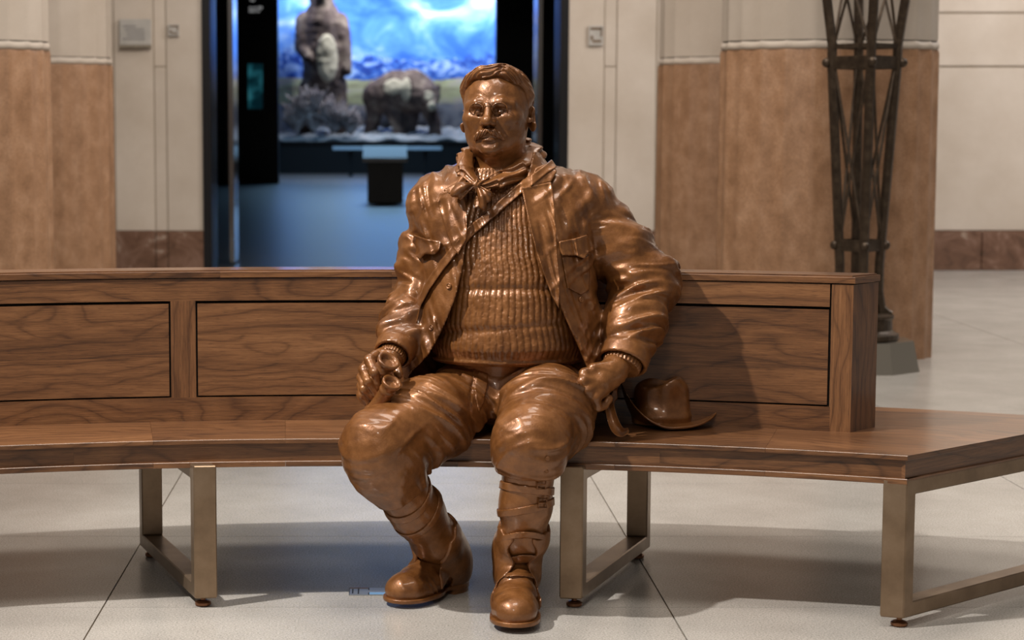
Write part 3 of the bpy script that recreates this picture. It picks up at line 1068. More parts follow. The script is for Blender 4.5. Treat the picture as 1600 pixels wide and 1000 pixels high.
# raised panels, glued up from boards
GAP = rad(0.075)
pan = [(-ang(1297.5, 540, RB0), st[0][0]), (st[0][1], st[1][0]), (st[1][1], ang(1297, 540, RB0))]
brd = [[0.0, 0.42, 0.64, 1.0], [0.0, 0.35, 0.66, 1.0], [0.0, 0.36, 1.0]]
for (a0, a1), br in zip(pan, brd):
    for f0, f1 in zip(br[:-1], br[1:]):
        za = zr0 + 0.005 + (zr1 - 0.008 - zr0 - 0.005) * f0
        zb_ = zr0 + 0.005 + (zr1 - 0.008 - zr0 - 0.005) * f1
        arc_block('panel_board', RB0 + 0.001, RB0 + 0.026, a0 + GAP, a1 - GAP, za, zb_ - 0.0002)
# top cap
cs = [A_L - rad(0.06), ang(344, 425, RB0), ang(612, 425, RB0), ang(980, 425, RB0), A_R + rad(0.06)]
for i in range(4):
    arc_block('cap_board', RB0 - 0.004, RB1 + 0.004, cs[i], cs[i + 1] - rad(.004), ZCAP0, ZC1 - 0.004, cut0=(-ECUT if i == 0 else 0), cut1=(ECUT if i == 3 else 0), bevel=0.0012)
    arc_block('cap_inlay', RB0 + 0.004, RB1 - 0.004, cs[i] + (rad(.12) if i == 0 else 0), cs[i + 1] - rad(.004) - (rad(.12) if i == 3 else 0), ZC1 - 0.0042, ZC1, cut0=(-ECUT if i == 0 else 0), cut1=(ECUT if i == 3 else 0))


def leg_frame(fx, fy, deg, tang, length):
    """flat-bar loop; front post centre at fx, fy on the floor, running back along deg"""
    d = Vector((math.sin(rad(deg)), math.cos(rad(deg)), 0))
    tv = Vector((math.cos(rad(tang)), -math.sin(rad(tang)), 0)) * 0.031
    th = 0.040
    zl, zh = 0.027, zb + 0.012
    p = Vector((fx, fy, 0))

    def bar(bm, s0, s1, za, zc):
        q = [p + d * s0 - tv, p + d * s0 + tv, p + d * s1 + tv, p + d * s1 - tv]
        hexa(bm, [(v.x, v.y, za) for v in q] + [(v.x, v.y, zc) for v in q])
    bm = bmesh.new()
    # one welded loop: outer and inner rectangle swept across the bar width
    out = [(0, zl), (length, zl), (length, zh), (0, zh)]
    inn = [(th, zl + th), (length - th, zl + th), (length - th, zh - th), (th, zh - th)]
    rows = []
    for sgn in (-1, 1):
        rows.append([[bm.verts.new(((p + d * s + tv * sgn).x, (p + d * s + tv * sgn).y, z)) for s, z in loop] for loop in (out, inn)])
    for k in range(4):
        k2 = (k + 1) % 4
        for r in rows:
            bm.faces.new((r[0][k], r[0][k2], r[1][k2], r[1][k]))
        bm.faces.new((rows[0][0][k], rows[1][0][k], rows[1][0][k2], rows[0][0][k2]))
        bm.faces.new((rows[0][1][k], rows[1][1][k], rows[1][1][k2], rows[0][1][k2]))
    bmesh.ops.recalc_face_normals(bm, faces=bm.faces[:])
    bmesh.ops.bevel(bm, geom=bm.edges[:], offset=0.003, segments=1, affect='EDGES')
    f = from_bm('leg_frame', bm, FRAME_METAL, bench)
    for s in (0.035, length - 0.035):
        c = p + d * s
        bm = bmesh.new()
        lathe(bm, [(0.017, 0.0), (0.022, 0.003), (0.022, 0.010), (0.016, 0.014), (0.007, 0.016), (0.007, 0.028)], 20, (c.x, c.y, 0))
        from_bm('foot_glide', bm, GLIDE, f, False)
    return f


FR = []
fl = leg_frame(-0.487, 5.119, -19.3, -5.5, 0.71); FR.append(fl)
leg_frame(0.503, 5.113, 22.8, 8.0, 0.71)
leg_frame(1.322, 4.913, 50.0, 21.0, 0.86)
leg_frame(-1.482, 4.913, -50.0, -21.0, 0.86)
bm = bmesh.new()
a = at(305, 733, 5.16)
tube(bm, [a + [0, 0, 0.01], at(306, 748, 5.16), at(304, 760, 5.15), at(302, 776, 5.15)], 0.0045, 8)
from_bm('hanging_cable', bm, RUBBER, bench, True)

# ------------------------------------------------------------------ floor box by the boot
fa, fb = onz(545, 931, 0), onz(545, 920, 0)
ob = empty('floor_outlet_box', (float(onz(590, 926, 0)[0]), float(fa[1]), 0), 'flush metal floor outlet cover beside the tilted boot', 'floor outlet')
x0, x1 = float(fa[0]), float(onz(636, 926, 0)[0])
ya, yb = float(fa[1]), float(fb[1])
box('cover_plate', x0, x1, ya, yb, 0.0, 0.003, STEEL, ob)
for fx0, fx1, fy0, fy1, mt in ((0.0, 0.012, 0.0, 1.0, BLACK), (0.05, 0.075, 0.2, 0.8, BLACK), (0.15, 0.175, 0.15, 0.85, BLACK), (0.33, 0.35, 0.0, 0.3, BLACK), (0.33, 0.35, 0.7, 1.0, BLACK), (0.82, 0.84, 0.0, 0.3, BLACK), (0.82, 0.84, 0.7, 1.0, BLACK),
                               (0.35, 0.82, 0.05, 0.32, flat('blue_film', (0.16, 0.32, 0.55), 0.3)), (0.0, 0.34, 0.94, 1.0, GLIDE)):
    box('cover_slot', x0 + (x1 - x0) * fx0, x0 + (x1 - x0) * fx1, ya + (yb - ya) * fy0, ya + (yb - ya) * fy1, 0.003, 0.0038, mt, ob)
#==STATUE==
# ------------------------------------------------------------------ the seated bronze
STX, STY = 0.335, 5.3
statue = empty('bronze_statue', (STX, STY, 0), 'seated bronze statue of a moustached man in open jacket, ribbed sweater and boots', 'statue')
L = lambda *p: np.array(p, float)


def XZ(pts, Y=5.17):
    return [(float(q[0]), float(q[2])) for q in (at(u, v, Y) for u, v in pts)]


_sec = np.array([
    (640, 796, 5.36, .195, .125, .110), (610, 796, 5.355, .205, .145, .115), (575, 796, 5.345, .208, .168, .125), (540, 796, 5.335, .214, .186, .138), (500, 796, 5.33, .217, .186, .142),
    (450, 795, 5.33, .217, .172, .144), (400, 794, 5.335, .217, .156, .144), (350, 793, 5.345, .214, .140, .132), (315, 792, 5.355, .205, .124, .122),
    (290, 790, 5.36, .186, .110, .108), (272, 788, 5.36, .150, .098, .096), (256, 785, 5.355, .106, .086, .086), (240, 783, 5.35, .078, .076, .078), (190, 782, 5.35, .07, .07, .075)])
_z = np.array([at(790, v, 5.3)[2] for v in _sec[:, 0]])
_x = np.array([at(u, 400, 5.34)[0] for u in _sec[:, 1]])


def torso(P):
    z = P[:, 2]
    I = lambda k: np.interp(z, _z, k).astype(F32)
    cx, cy, a, bf, bb = I(_x), I(_sec[:, 2]), I(_sec[:, 3]), I(_sec[:, 4]), I(_sec[:, 5])
    dx, dy = P[:, 0] - cx, P[:, 1] - cy
    b = np.where(dy < 0, bf, bb)
    rho = np.sqrt((dx / a) ** 2 + (dy / b) ** 2) + 1e-5
    g = np.sqrt((dx / (a * a)) ** 2 + (dy / (b * b)) ** 2) / rho + 1e-5
    return (rho - 1) / g * 0.93, dx, dy


ZH = float(at(790, 574, 5.17)[2])


def sweater_f(P):
    d, dx, dy = torso(P)
    phi = np.arctan2(dx, -dy * 1.15) * 0.2
    Z = P[:, 2]
    wob = 0.0025 * np.sin(Z * 31 + 2) + 0.0015 * np.sin(Z * 67)
    fr_ = ((phi + wob) / 0.0172) % 1.0
    rib = -np.exp(-((fr_ - 0.5) / 0.16) ** 2)
    fine = vnoise(P * 150) - 0.5
    knit = vnoise(np.stack([phi * 160, Z * 210, dy * 0], 1)) - 0.5
    amp = np.clip((P[:, 2] - ZH - 0.012) / 0.02, 0, 1) * 0.0030
    d = d - amp * rib - 0.0013 * knit - 0.0014 * fine
    # soft belly creases
    zc = float(at(790, 452, 5.17)[2]); z2 = float(at(790, 512, 5.17)[2])
    d = d + 0.006 * np.exp(-((Z - zc + 0.15 * phi * phi) / 0.012) ** 2) + 0.004 * np.exp(-((Z - z2 - 0.1 * phi) / 0.010) ** 2)
    d = d - 0.006 * np.exp(-((Z - ZH - 0.010) / 0.006) ** 2) - 0.006 * np.exp(-((Z - ZH - 0.050) / 0.025) ** 2)
    d = np.maximum(d, ZH - Z)
    return np.maximum(d, Z - float(at(780, 262, 5.27)[2]))


sculpt('sweater', sweater_f, (0.09, 5.1, ZH - 0.02), (0.58, 5.5, 1.25), 0.0032, BRONZE, statue)

# ---- jacket
SHL, SHR = at(688, 322, 5.37), at(904, 318, 5.365)
ARM_L = ([at(688, 328, 5.37), at(668, 395, 5.395), at(653, 458, 5.395), at(632, 512, 5.30), at(613, 555, 5.215)], [.076, .066, .064, .057, .048])
ARM_R = ([at(908, 324, 5.365), at(960, 378, 5.355), at(1009, 440, 5.335), at(992, 505, 5.27), at(972, 568, 5.195)], [.084, .080, .080, .072, .063])
ZF0, ZF1 = float(at(790, 440, 5.2)[2]), float(at(790, 600, 5.2)[2])


def jbase(P):
    d, dx, dy = torso(P)
    d = smin(d, sph(P, SHL, 0.062), 0.07)
    d = smin(d, sph(P, SHR, 0.070), 0.07)
    t = np.clip((ZF0 - P[:, 2]) / (ZF0 - ZF1), 0, 1)
    side = np.clip(np.abs(dx) / 0.2, 0, 1.2)
    d = d - 0.055 * t * t * side * np.clip(1.2 - np.maximum(dy, 0) / 0.05, 0, 1)
    return d


OPEN = XZ([(722, 225), (724, 300), (729, 340), (729, 380), (722, 425), (710, 470), (690, 520), (668, 560), (640, 592), (640, 640), (940, 640), (922, 585), (905, 545), (884, 500), (866, 455), (846, 398), (832, 345), (822, 292), (842, 225)])
ax_l = ARM_L[0][0] - ARM_L[0][2]


def tfold(P):
    return folds(P, (1, 0, 0.30), 26, 6, 0.016, 1.3, 1.7) + folds(P, (0.6, 0, -0.8), 38, 9, 0.007, 4.2) + folds(P, (0.9, 0, 0.25), 62, 13, 0.008, 2.2, 1.8, soft=0.10)


def sleeve(P, A, seed):
    pts, rs = A
    d = chain(P, pts, rs, 0.04)
    up = pts[0] - pts[2]
    fo = pts[2] - pts[4]
    e = np.exp(-(((P - pts[2].astype(F32)) ** 2).sum(1)) / (0.13 ** 2))
    f1 = folds(P, up, 24, 9, 0.85, seed, 1.6, tilt=(0.75, 0.2, -0.15)) + folds(P, up, 58, 13, 0.30, seed + 8, 1.6, tilt=(0.5, 0.3, 0.2), soft=0.10)
    f2 = folds(P, fo, 30, 9, 0.85, seed + 3, 1.6, tilt=(-0.7, 0.3, 0.2)) + folds(P, fo, 62, 13, 0.30, seed + 5, 1.6, tilt=(-0.4, 0.3, 0.3), soft=0.10)
    s = np.clip((P[:, 2] - F32(pts[2][2])) / 0.07 + 0.5, 0, 1)
    n = pts[4] - pts[3]; n = n / np.linalg.norm(n)
    q = (P - pts[4].astype(F32)) @ n.astype(F32)
    d = d - (f1 * s + f2 * (1 - s)) * (0.026 + 0.026 * e) * np.clip((-q - 0.03) / 0.04, 0.1, 1)
    # cuff: a smoother, slightly wider last stretch
    d = d - 0.005 * np.clip((q + 0.045) / 0.01, 0, 1)
    d = np.maximum(d, q)
    hole = np.maximum(chain(P, pts[3:], [rs[3] - .008, rs[4] - .004]), -q - 0.03)
    return np.maximum(d, -hole)


def jacket_f(P):
    j = jbase(P) - tfold(P)
    shell = np.maximum(j - 0.022, 0.009 - j)
    op = poly(P[:, 0], P[:, 2], OPEN)
    op = np.maximum(op, P[:, 1] - 5.36)
    shell = np.maximum(shell, -op)
    zb = float(at(790, 598, 5.17)[2]) + 0.25 * np.clip(P[:, 0] * 0, 0, 1)
    shell = np.maximum(shell, np.where(P[:, 1] < 5.33, zb, 0.50) - P[:, 2])
    shell = np.maximum(shell, P[:, 2] - 1.235)
    d = smin(shell, sleeve(P, ARM_L, 0.7), 0.018)
    d = smin(d, sleeve(P, ARM_R, 2.1), 0.018)
    return d


lo, hi = around(ARM_L[0] + ARM_R[0], 0.12)
lo[2] = 0.44; lo[1] = 5.0; hi[1] = 5.5; hi[2] = 1.26
jacket = sculpt('jacket', jacket_f, lo, hi, 0.0042, BRONZE, statue, 1.7)


def patch(name, pts, off, th, parent, h=0.0026, Yref=5.17, extra=None, base=None, ymax=5.36, rim=0.0):
    pg = XZ(pts, Yref)
    xs = [p[0] for p in pg]; zs = [p[1] for p in pg]

    def f(P):
        j = (jbase(P) - tfold(P)) if base is None else base(P)
        o = off(P) if callable(off) else off
        pd = poly(P[:, 0], P[:, 2], pg)
        if extra is not None: j = j - extra(P)
        if rim:
            o = o + rim * np.exp(-(pd / 0.006) ** 2)
        d = smax(np.abs(j - o) - th, pd, 0.004)
        return np.maximum(d, P[:, 1] - ymax)
    return sculpt(name, f, (min(xs) - 0.012, 5.04, min(zs) - 0.012), (max(xs) + 0.012, ymax + 0.01, max(zs) + 0.012), h, BRONZE, parent, 1.8)


patch('lapel', [(689, 303), (684, 317), (694, 350), (707, 388), (716, 398), (730, 372), (731, 340), (726, 305), (724, 283), (706, 296)], 0.028, 0.0050, jacket, rim=0.003)
patch('lapel', [(816, 294), (864, 285), (867, 300), (869, 350), (871, 400), (874, 438), (871, 480), (860, 460), (838, 398), (825, 345)], 0.030, 0.0050, jacket, rim=0.004)
patch('collar', [(836, 262), (864, 252), (871, 268), (860, 284), (834, 290), (826, 286)], 0.032, 0.0055, jacket, Yref=5.25)
patch('collar', [(724, 262), (714, 284), (692, 297), (702, 303), (723, 298), (730, 280)], 0.030, 0.0055, jacket, Yref=5.25)
wav = lambda P: folds(P, (1, 0, 0.1), 52, 6, 0.010, 5.0, 1.0)
patch('pocket_flap', [(648, 371), (668, 376), (690, 378), (687, 392), (680, 400), (665, 400), (657, 410), (641, 398)], 0.029, 0.0048, jacket, extra=wav, rim=0.003)
patch('pocket_flap', [(873, 377), (898, 374), (920, 368), (929, 380), (936, 392), (921, 397), (916, 406), (900, 400), (878, 399), (874, 390)], 0.029, 0.0048, jacket, extra=wav, rim=0.003)
patch('pocket', [(877, 398), (912, 404), (924, 399), (926, 425), (924, 455), (910, 463), (886, 450)], 0.0235, 0.0035, jacket)


def sub_off(P):
    u728 = float(at(729, 370, 5.17)[0]); u820 = float(at(826, 290, 5.2)[0])
    t = np.clip((u728 + 0.012 - P[:, 0]) / 0.03, 0, 1)
    t2 = np.clip((P[:, 0] - u820 + 0.02) / 0.03, 0, 1)
    return 0.007 + 0.024 * t + 0.032 * t2


ST_T = [(869, 250), (850, 262), (818, 283), (775, 320), (735, 353), (705, 386), (683, 416), (664, 447), (652, 476), (646, 510)]
ST_B = [(652, 512), (659, 482), (672, 455), (692, 424), (714, 396), (744, 365), (784, 331), (826, 296), (858, 272), (876, 262)]
patch('shoulder_strap', ST_T + ST_B, sub_off, 0.0042, statue, base=lambda P: jbase(P) - 0.6 * tfold(P), rim=0.002, ymax=5.40)


def surf_front(f, u, v, Y0=5.0, Y1=5.4):
    """first hit of the ray at u, v with an implicit surface"""
    ys = np.linspace(Y0, Y1, 400)
    pts = np.array([at(u, v, y) for y in ys]).astype(F32)
    d = f(pts)
    i = int(np.argmax(d < 0))
    return pts[i].astype(float)


def button(u, v, r, parent):
    c = Vector(surf_front(lambda P: jbase(P) - tfold(P) - 0.022, u, v))
    e = 0.004
    g = np.array([[c.x + e, c.y, c.z], [c.x - e, c.y, c.z], [c.x, c.y + e, c.z], [c.x, c.y - e, c.z], [c.x, c.y, c.z + e], [c.x, c.y, c.z - e]], F32)
    d = jbase(g)
    Z = Vector((d[0] - d[1], d[2] - d[3], d[4] - d[5])).normalized()
    X = Z.cross(Vector((0, 0, 1))).normalized(); Y = Z.cross(X)
    bm = bmesh.new()
    lathe(bm, [(r * .9, -0.003), (r, 0.002), (r * .95, 0.005), (r * .75, 0.0055), (r * .68, 0.0035), (r * .3, 0.0035), (r * .22, 0.005), (0.0006, 0.005)], 20, c, (X, Y, Z))
    from_bm('button', bm, BRONZE, parent, True)


for u, v in ((702, 447), (675, 512), (907, 468)):
    button(u, v, 0.0085, jacket)
button(733, 312, 0.005, jacket) if False else None

# ---- knitted cuffs under the sleeves
for A, nm in ((ARM_L, 'knit_cuff'), (ARM_R, 'knit_cuff')):
    pts, rs = A
    n = pts[4] - pts[3]; n = n / np.linalg.norm(n)
    b1 = np.cross(n, (0, 0, 1)); b1 /= np.linalg.norm(b1); b2 = np.cross(n, b1)
    r = rs[4] - 0.010
    c = pts[4]

    def cuff(P):
        q = P - c.astype(F32)
        t = q @ n.astype(F32)
        x, y = q @ b1.astype(F32), q @ b2.astype(F32)
        rr = np.sqrt(x * x + y * y)
        th = np.arctan2(y, x)
        return np.maximum(rr - r + 0.12 * np.maximum(t, 0) - 0.002 * np.cos(th * 30), np.abs(t + 0.012) - 0.026)
    sculpt(nm, cuff, c - 0.09, c + 0.09, 0.0028, BRONZE, statue)

# ---- trousers
HIPL, HIPR = at(742, 624, 5.34), at(858, 622, 5.34)
LEG_L = [HIPL, at(668, 658, 5.17), at(591, 698, 5.035), at(604, 733, 5.055), at(626, 764, 5.095)]
RL_L = [.106, .112, .089, .080, .070]
LEG_R = [HIPR, at(854, 646, 5.14), at(829, 692, 4.985), at(827, 722, 4.99), at(826, 738, 4.995)]
RL_R = [.110, .117, .090, .074, .0695]


def bench_cut(P):
    r = np.sqrt((P[:, 0] - BC[0]) ** 2 + (P[:, 1] - BC[1]) ** 2)
    return np.maximum(R_IN - 0.002 - r, P[:, 2] - zt - 0.001)      # negative inside the seat


def leg(P, pts, rs, seed):
    d = chain(P, pts, rs, 0.05)
    ax = pts[2] - pts[0]
    dh = np.sqrt(((P - pts[0].astype(F32)) ** 2).sum(1))
    dk = np.sqrt(((P - pts[2].astype(F32)) ** 2).sum(1))
    w_ = np.clip((dk - 0.085) / 0.10, 0.08, 1)
    f = folds(P, ax, 17, 5, 0.014, seed + 9, 1.5, tilt=(0.2, 0.1, -0.4)) + folds(P, ax, 40, 5, 0.017, seed, 2.0, tilt=(0.25, 0.1, -0.5), soft=0.05) + folds(P, ax, 75, 7, 0.008, seed + 2, 1.6, tilt=(0.1, 0.2, -0.6), soft=0.14)
    d = d - f * w_
    # bloused cloth below the knee
    sh = pts[4] - pts[2]
    d = d - np.clip(1 - np.abs(dk - 0.09) / 0.07, 0, 1) * folds(P, sh, 34, 7, 0.012, seed + 5, 1.6)
    n = sh / np.linalg.norm(sh)
    q = (P - pts[4].astype(F32)) @ n.astype(F32)
    return np.maximum(d, q)


def trousers_f(P):
    d = ell(P, at(796, 604, 5.355), (.205, .158, .115))
    d = d - folds(P, (1, 0, 0.7), 34, 8, 0.014, 8.0, soft=0.06)
    d = smin(d, leg(P, LEG_L, RL_L, 1.1), 0.035)
    d = smin(d, leg(P, LEG_R, RL_R, 6.4), 0.035)
    # fly and crotch seam
    fx = float(at(744, 600, 5.2)[0])
    d = d + 0.004 * np.exp(-((P[:, 0] - fx - 0.02 * np.sin(P[:, 2] * 20)) / 0.004) ** 2) * (P[:, 1] < 5.3)
    return np.maximum(d, -bench_cut(P))


lo, hi = around(LEG_L + LEG_R + [HIPL, HIPR], 0.13)
hi[1] = 5.52
trousers = sculpt('trousers', trousers_f, lo, hi, 0.0037, BRONZE, statue)
patch('fly', [(738, 574), (764, 574), (763, 600), (756, 628), (747, 642), (742, 620)], 0.001, 0.0030, trousers, base=trousers_f, Yref=5.2)

# ---- boots
BOOT_L = 0.315


def boot_frame(toe, heel):
    f = toe - heel; f = f / np.linalg.norm(f)
    s = np.cross(f, (0, 0, 1)); s /= np.linalg.norm(s)
    u = np.cross(s, f)
    return toe - f * BOOT_L, np.stack([f, s, u], 1)


def boot_loc(Q, lean=0.0):
    q = Q
    d = ell(q, (0.055, 0, 0.052), (0.055, 0.043, 0.055))
    if lean:
        d = smin(d, rc(q, (0.060, 0, 0.085), (0.095, 0, 0.135), 0.049, 0.053), 0.03)
    else:
        d = smin(d, rc(q, (0.062, 0, 0.10), (0.066, 0, 0.17), 0.050, 0.054), 0.03)
    d = smin(d, rc(q, (0.085, 0, 0.10), (0.19, 0, 0.048), 0.046, 0.044), 0.035)
    d = smin(d, ell(q, (0.215, 0, 0.040), (0.085, 0.060, 0.046)), 0.03)
    d = smin(d, ell(q, (0.262, 0, 0.036), (0.052, 0.052, 0.038)), 0.03)
    return d


def boot_up(Q, seed):
    d = boot_loc(Q, seed - 1)
    # wrinkles over the instep, toe-cap stitching
    w_ = np.exp(-(((Q[:, 0] - 0.16) / 0.06) ** 2))
    d = d - w_ * folds(Q, (1, 0, -0.6), 60, 12, 0.012, seed, 1.8) - folds(Q, (1, 0.3, 0), 26, 12, 0.004, seed + 4)
    st_ = np.abs(Q[:, 0] - 0.262 + 6 * Q[:, 1] ** 2)
    for o_ in (0.0, 0.009):
        dots = 0.5 + 0.5 * np.cos(Q[:, 1] * 2 * math.pi / 0.0072)
        d = d + 0.0016 * np.exp(-((st_ - o_) / 0.0022) ** 2) * dots
    return np.maximum(d, 0.016 - Q[:, 2])


def sole(Q):
    F_ = Q.copy(); F_[:, 2] = 0.034
    d2 = boot_loc(F_) - 0.006
    slab = np.maximum(d2, np.abs(Q[:, 2] - 0.0135) - 0.006)
    ball = np.maximum(slab, -Q[:, 0])
    heel = np.maximum(np.maximum(d2 + 0.002, np.abs(Q[:, 2] - 0.009) - 0.0185), Q[:, 0] - 0.092 - 0.2 * np.maximum(Q[:, 2], 0))
    arch = np.maximum(slab, Q[:, 2] - 0.02)
    return np.minimum(arch, heel)


toeR = onz(803, 989, 0.0) + L(0, -0.012, 0.010)
heelR = toeR + L(0.030, 0.31, 0.0)
toeL = onz(614, 950, 0.0) + L(0, 0, 0.006)
heelL = at(731, 912, 5.385)
boots = []
for toe, heel, seed, lab in ((toeR, heelR, 1.0, 'boot planted flat on the floor'), (toeL, heelL, 2.0, 'boot with its heel lifted')):
    O, Rm = boot_frame(toe, heel)
    corners = np.array([O + Rm @ np.array(c) for c in [(x, y, z) for x in (-0.02, 0.34) for y in (-.08, .08) for z in (-0.02, .24)]])
    lo, hi = corners.min(0), corners.max(0)
    loc = lambda P, O=O, Rm=Rm: (P - O.astype(F32)) @ Rm.astype(F32)
    b = sculpt('boot', lambda P: boot_up(loc(P), seed), lo, hi, 0.003, BRONZE, statue)
    b['label'] = lab
    s_ = sculpt('sole', lambda P: sole(loc(P)), lo, hi, 0.0028, BRONZE, b)
    boots.append((b, O, Rm))

# ---- gaiters
ankR = boots[0][1] + boots[0][2] @ L(0.066, 0, 0.155)
ankL = at(697, 868, 5.30)
GA_R = ([at(826, 730, 4.995), at(821, 790, 5.02), at(818, 838, 5.05), ankR], [.0690, .0635, .054, .056])
GA_L = ([at(622, 752, 5.085), at(652, 800, 5.15), at(680, 842, 5.23), ankL], [.073, .068, .060, .056])


def gaiter(P, G, seed):
    pts, rs = G
    d = chain(P, pts, rs, 0.03)
    ax = pts[2] - pts[0]
    d = d - folds(P, ax, 20, 7, 0.006, seed, 1.5)
    n0 = pts[0] - pts[1]; n0 = n0 / np.linalg.norm(n0)
    return np.maximum(d, (P - pts[0].astype(F32)) @ n0.astype(F32))


for G, seed, (b, O, Rm), side in ((GA_R, 3.0, boots[0], 0), (GA_L, 7.0, boots[1], 1)):
    pts, rs = G
    lo, hi = around(pts, 0.085)
    g = sculpt('gaiter', lambda P: gaiter(P, G, seed), lo, hi, 0.0032, BRONZE, statue)
    ax = pts[2] - pts[0]; ax = ax / np.linalg.norm(ax)
    # upper cuff flap that opens to a lace gap at the front
    t0 = 0.62

    def over(P):
        d = chain(P, pts[1:], [r + 0.002 for r in rs[1:]], 0.03)
        Q = (P - O.astype(F32)) @ Rm.astype(F32)
        d = smin(d, boot_loc(Q, side) - 0.002, 0.02)
        sh = np.maximum(d - 0.008, -d - 0.002)
        c = pts[2]
        q = (P - c.astype(F32))
        t = q @ ax.astype(F32)
        fwd = Rm[:, 0] - ax * (Rm[:, 0] @ ax); fwd /= np.linalg.norm(fwd)
        sd = np.cross(ax, fwd)
        ang_ = np.abs(np.arctan2(q @ sd.astype(F32), q @ fwd.astype(F32)))
        half = 0.50 + 0.12 * np.sin(t * 75)
        sh = np.maximum(sh, (half - ang_) * 0.045)
        sh = np.maximum(sh, -(t + 0.028 + 0.006 * np.sin(ang_ * 7)))
        # lower edge sweeps back towards the heel
        lim = 0.080 - 0.38 * (Q[:, 0] - 0.09)
        return np.maximum(sh, np.maximum(Q[:, 0] - 0.185, 0.022 - Q[:, 2]))
    sculpt('boot_flap', over, lo - [0.04, 0.12, 0.06], hi + [0.04, 0.04, 0.0], 0.0034, BRONZE, g, 1.8)

    def band(name, c, nrm, wid, off, cond=None):
        nrm = nrm / np.linalg.norm(nrm)

        def f(P):
            d = np.minimum(gaiter(P, G, seed), boot_loc((P - O.astype(F32)) @ Rm.astype(F32), side))
            s = np.maximum(np.abs(d - off) - 0.003, np.abs((P - c.astype(F32)) @ nrm.astype(F32)) - wid)
            return np.maximum(s, np.sqrt(((P - c.astype(F32)) ** 2).sum(1)) - 0.105)
        return sculpt(name, f, c - 0.095, c + 0.095, 0.0026, BRONZE, g, 1.9)
    if side == 0:
        straps = ((at(824, 762, 5.01), L(0.12, 0.1, 1)), (at(822, 792, 5.02), L(-0.22, 0.1, 1)))
        laces = ((847, 0.007), (880, 0.0065), (907, 0.0065))
    else:
        straps = ((at(636, 775, 5.12), ax + L(0.1, 0, .1)), (at(652, 800, 5.15), ax + L(0.25, 0, 0.1)))
        laces = ()
    for c, nr in straps:
        band('gaiter_strap', c, nr, 0.0105, 0.0015)
    for v, wd in laces:
        c = at(816, v, 5.05 + (v - 847) * 0.0004)
        band('lace_strap', c, L(0, 0.45, 1), wd, 0.005)
    if side == 0:
        for u, v in ((846, 757), (848, 786)):
            c = Vector(surf_front(lambda P: gaiter(P, G, seed) - 0.007, u, v, 4.85, 5.1))
            bm = bmesh.new()
            w2, h2 = 0.011, 0.012
            tube(bm, [c + Vector((-w2, -0.003, -h2)), c + Vector((w2, 0.004, -h2)), c + Vector((w2, 0.004, h2)), c + Vector((-w2, -0.003, h2))], 0.0026, 6, closed=True)
            tube(bm, [c + Vector((-w2, -0.004, 0)), c + Vector((w2, 0.003, 0))], 0.002, 6)
            from_bm('buckle', bm, BRONZE, g, True)
        for u, v in ((853, 737), (855, 716)):
            c = surf_front(lambda P: trousers_f(P), u, v, 4.8, 5.1)
            bm = bmesh.new()
            lathe(bm, [(0.006, -0.002), (0.0068, 0.002), (0.005, 0.0045), (0.0025, 0.003), (0.0005, 0.003)], 14, c, (Vector((1, 0, 0)), Vector((0, 0, 1)), Vector((0.25, -1, 0)).normalized()))
            from_bm('trouser_button', bm, BRONZE, trousers, True)

# ---- head and hands
HO = at(777, 173, 5.315)
HR = rotm(math.radians(-17), math.radians(-2.0), math.radians(-1.0))
hl = lambda P: (P - HO.astype(F32)) @ HR.astype(F32)
hw = lambda *p: HO + HR @ np.array(p, float)


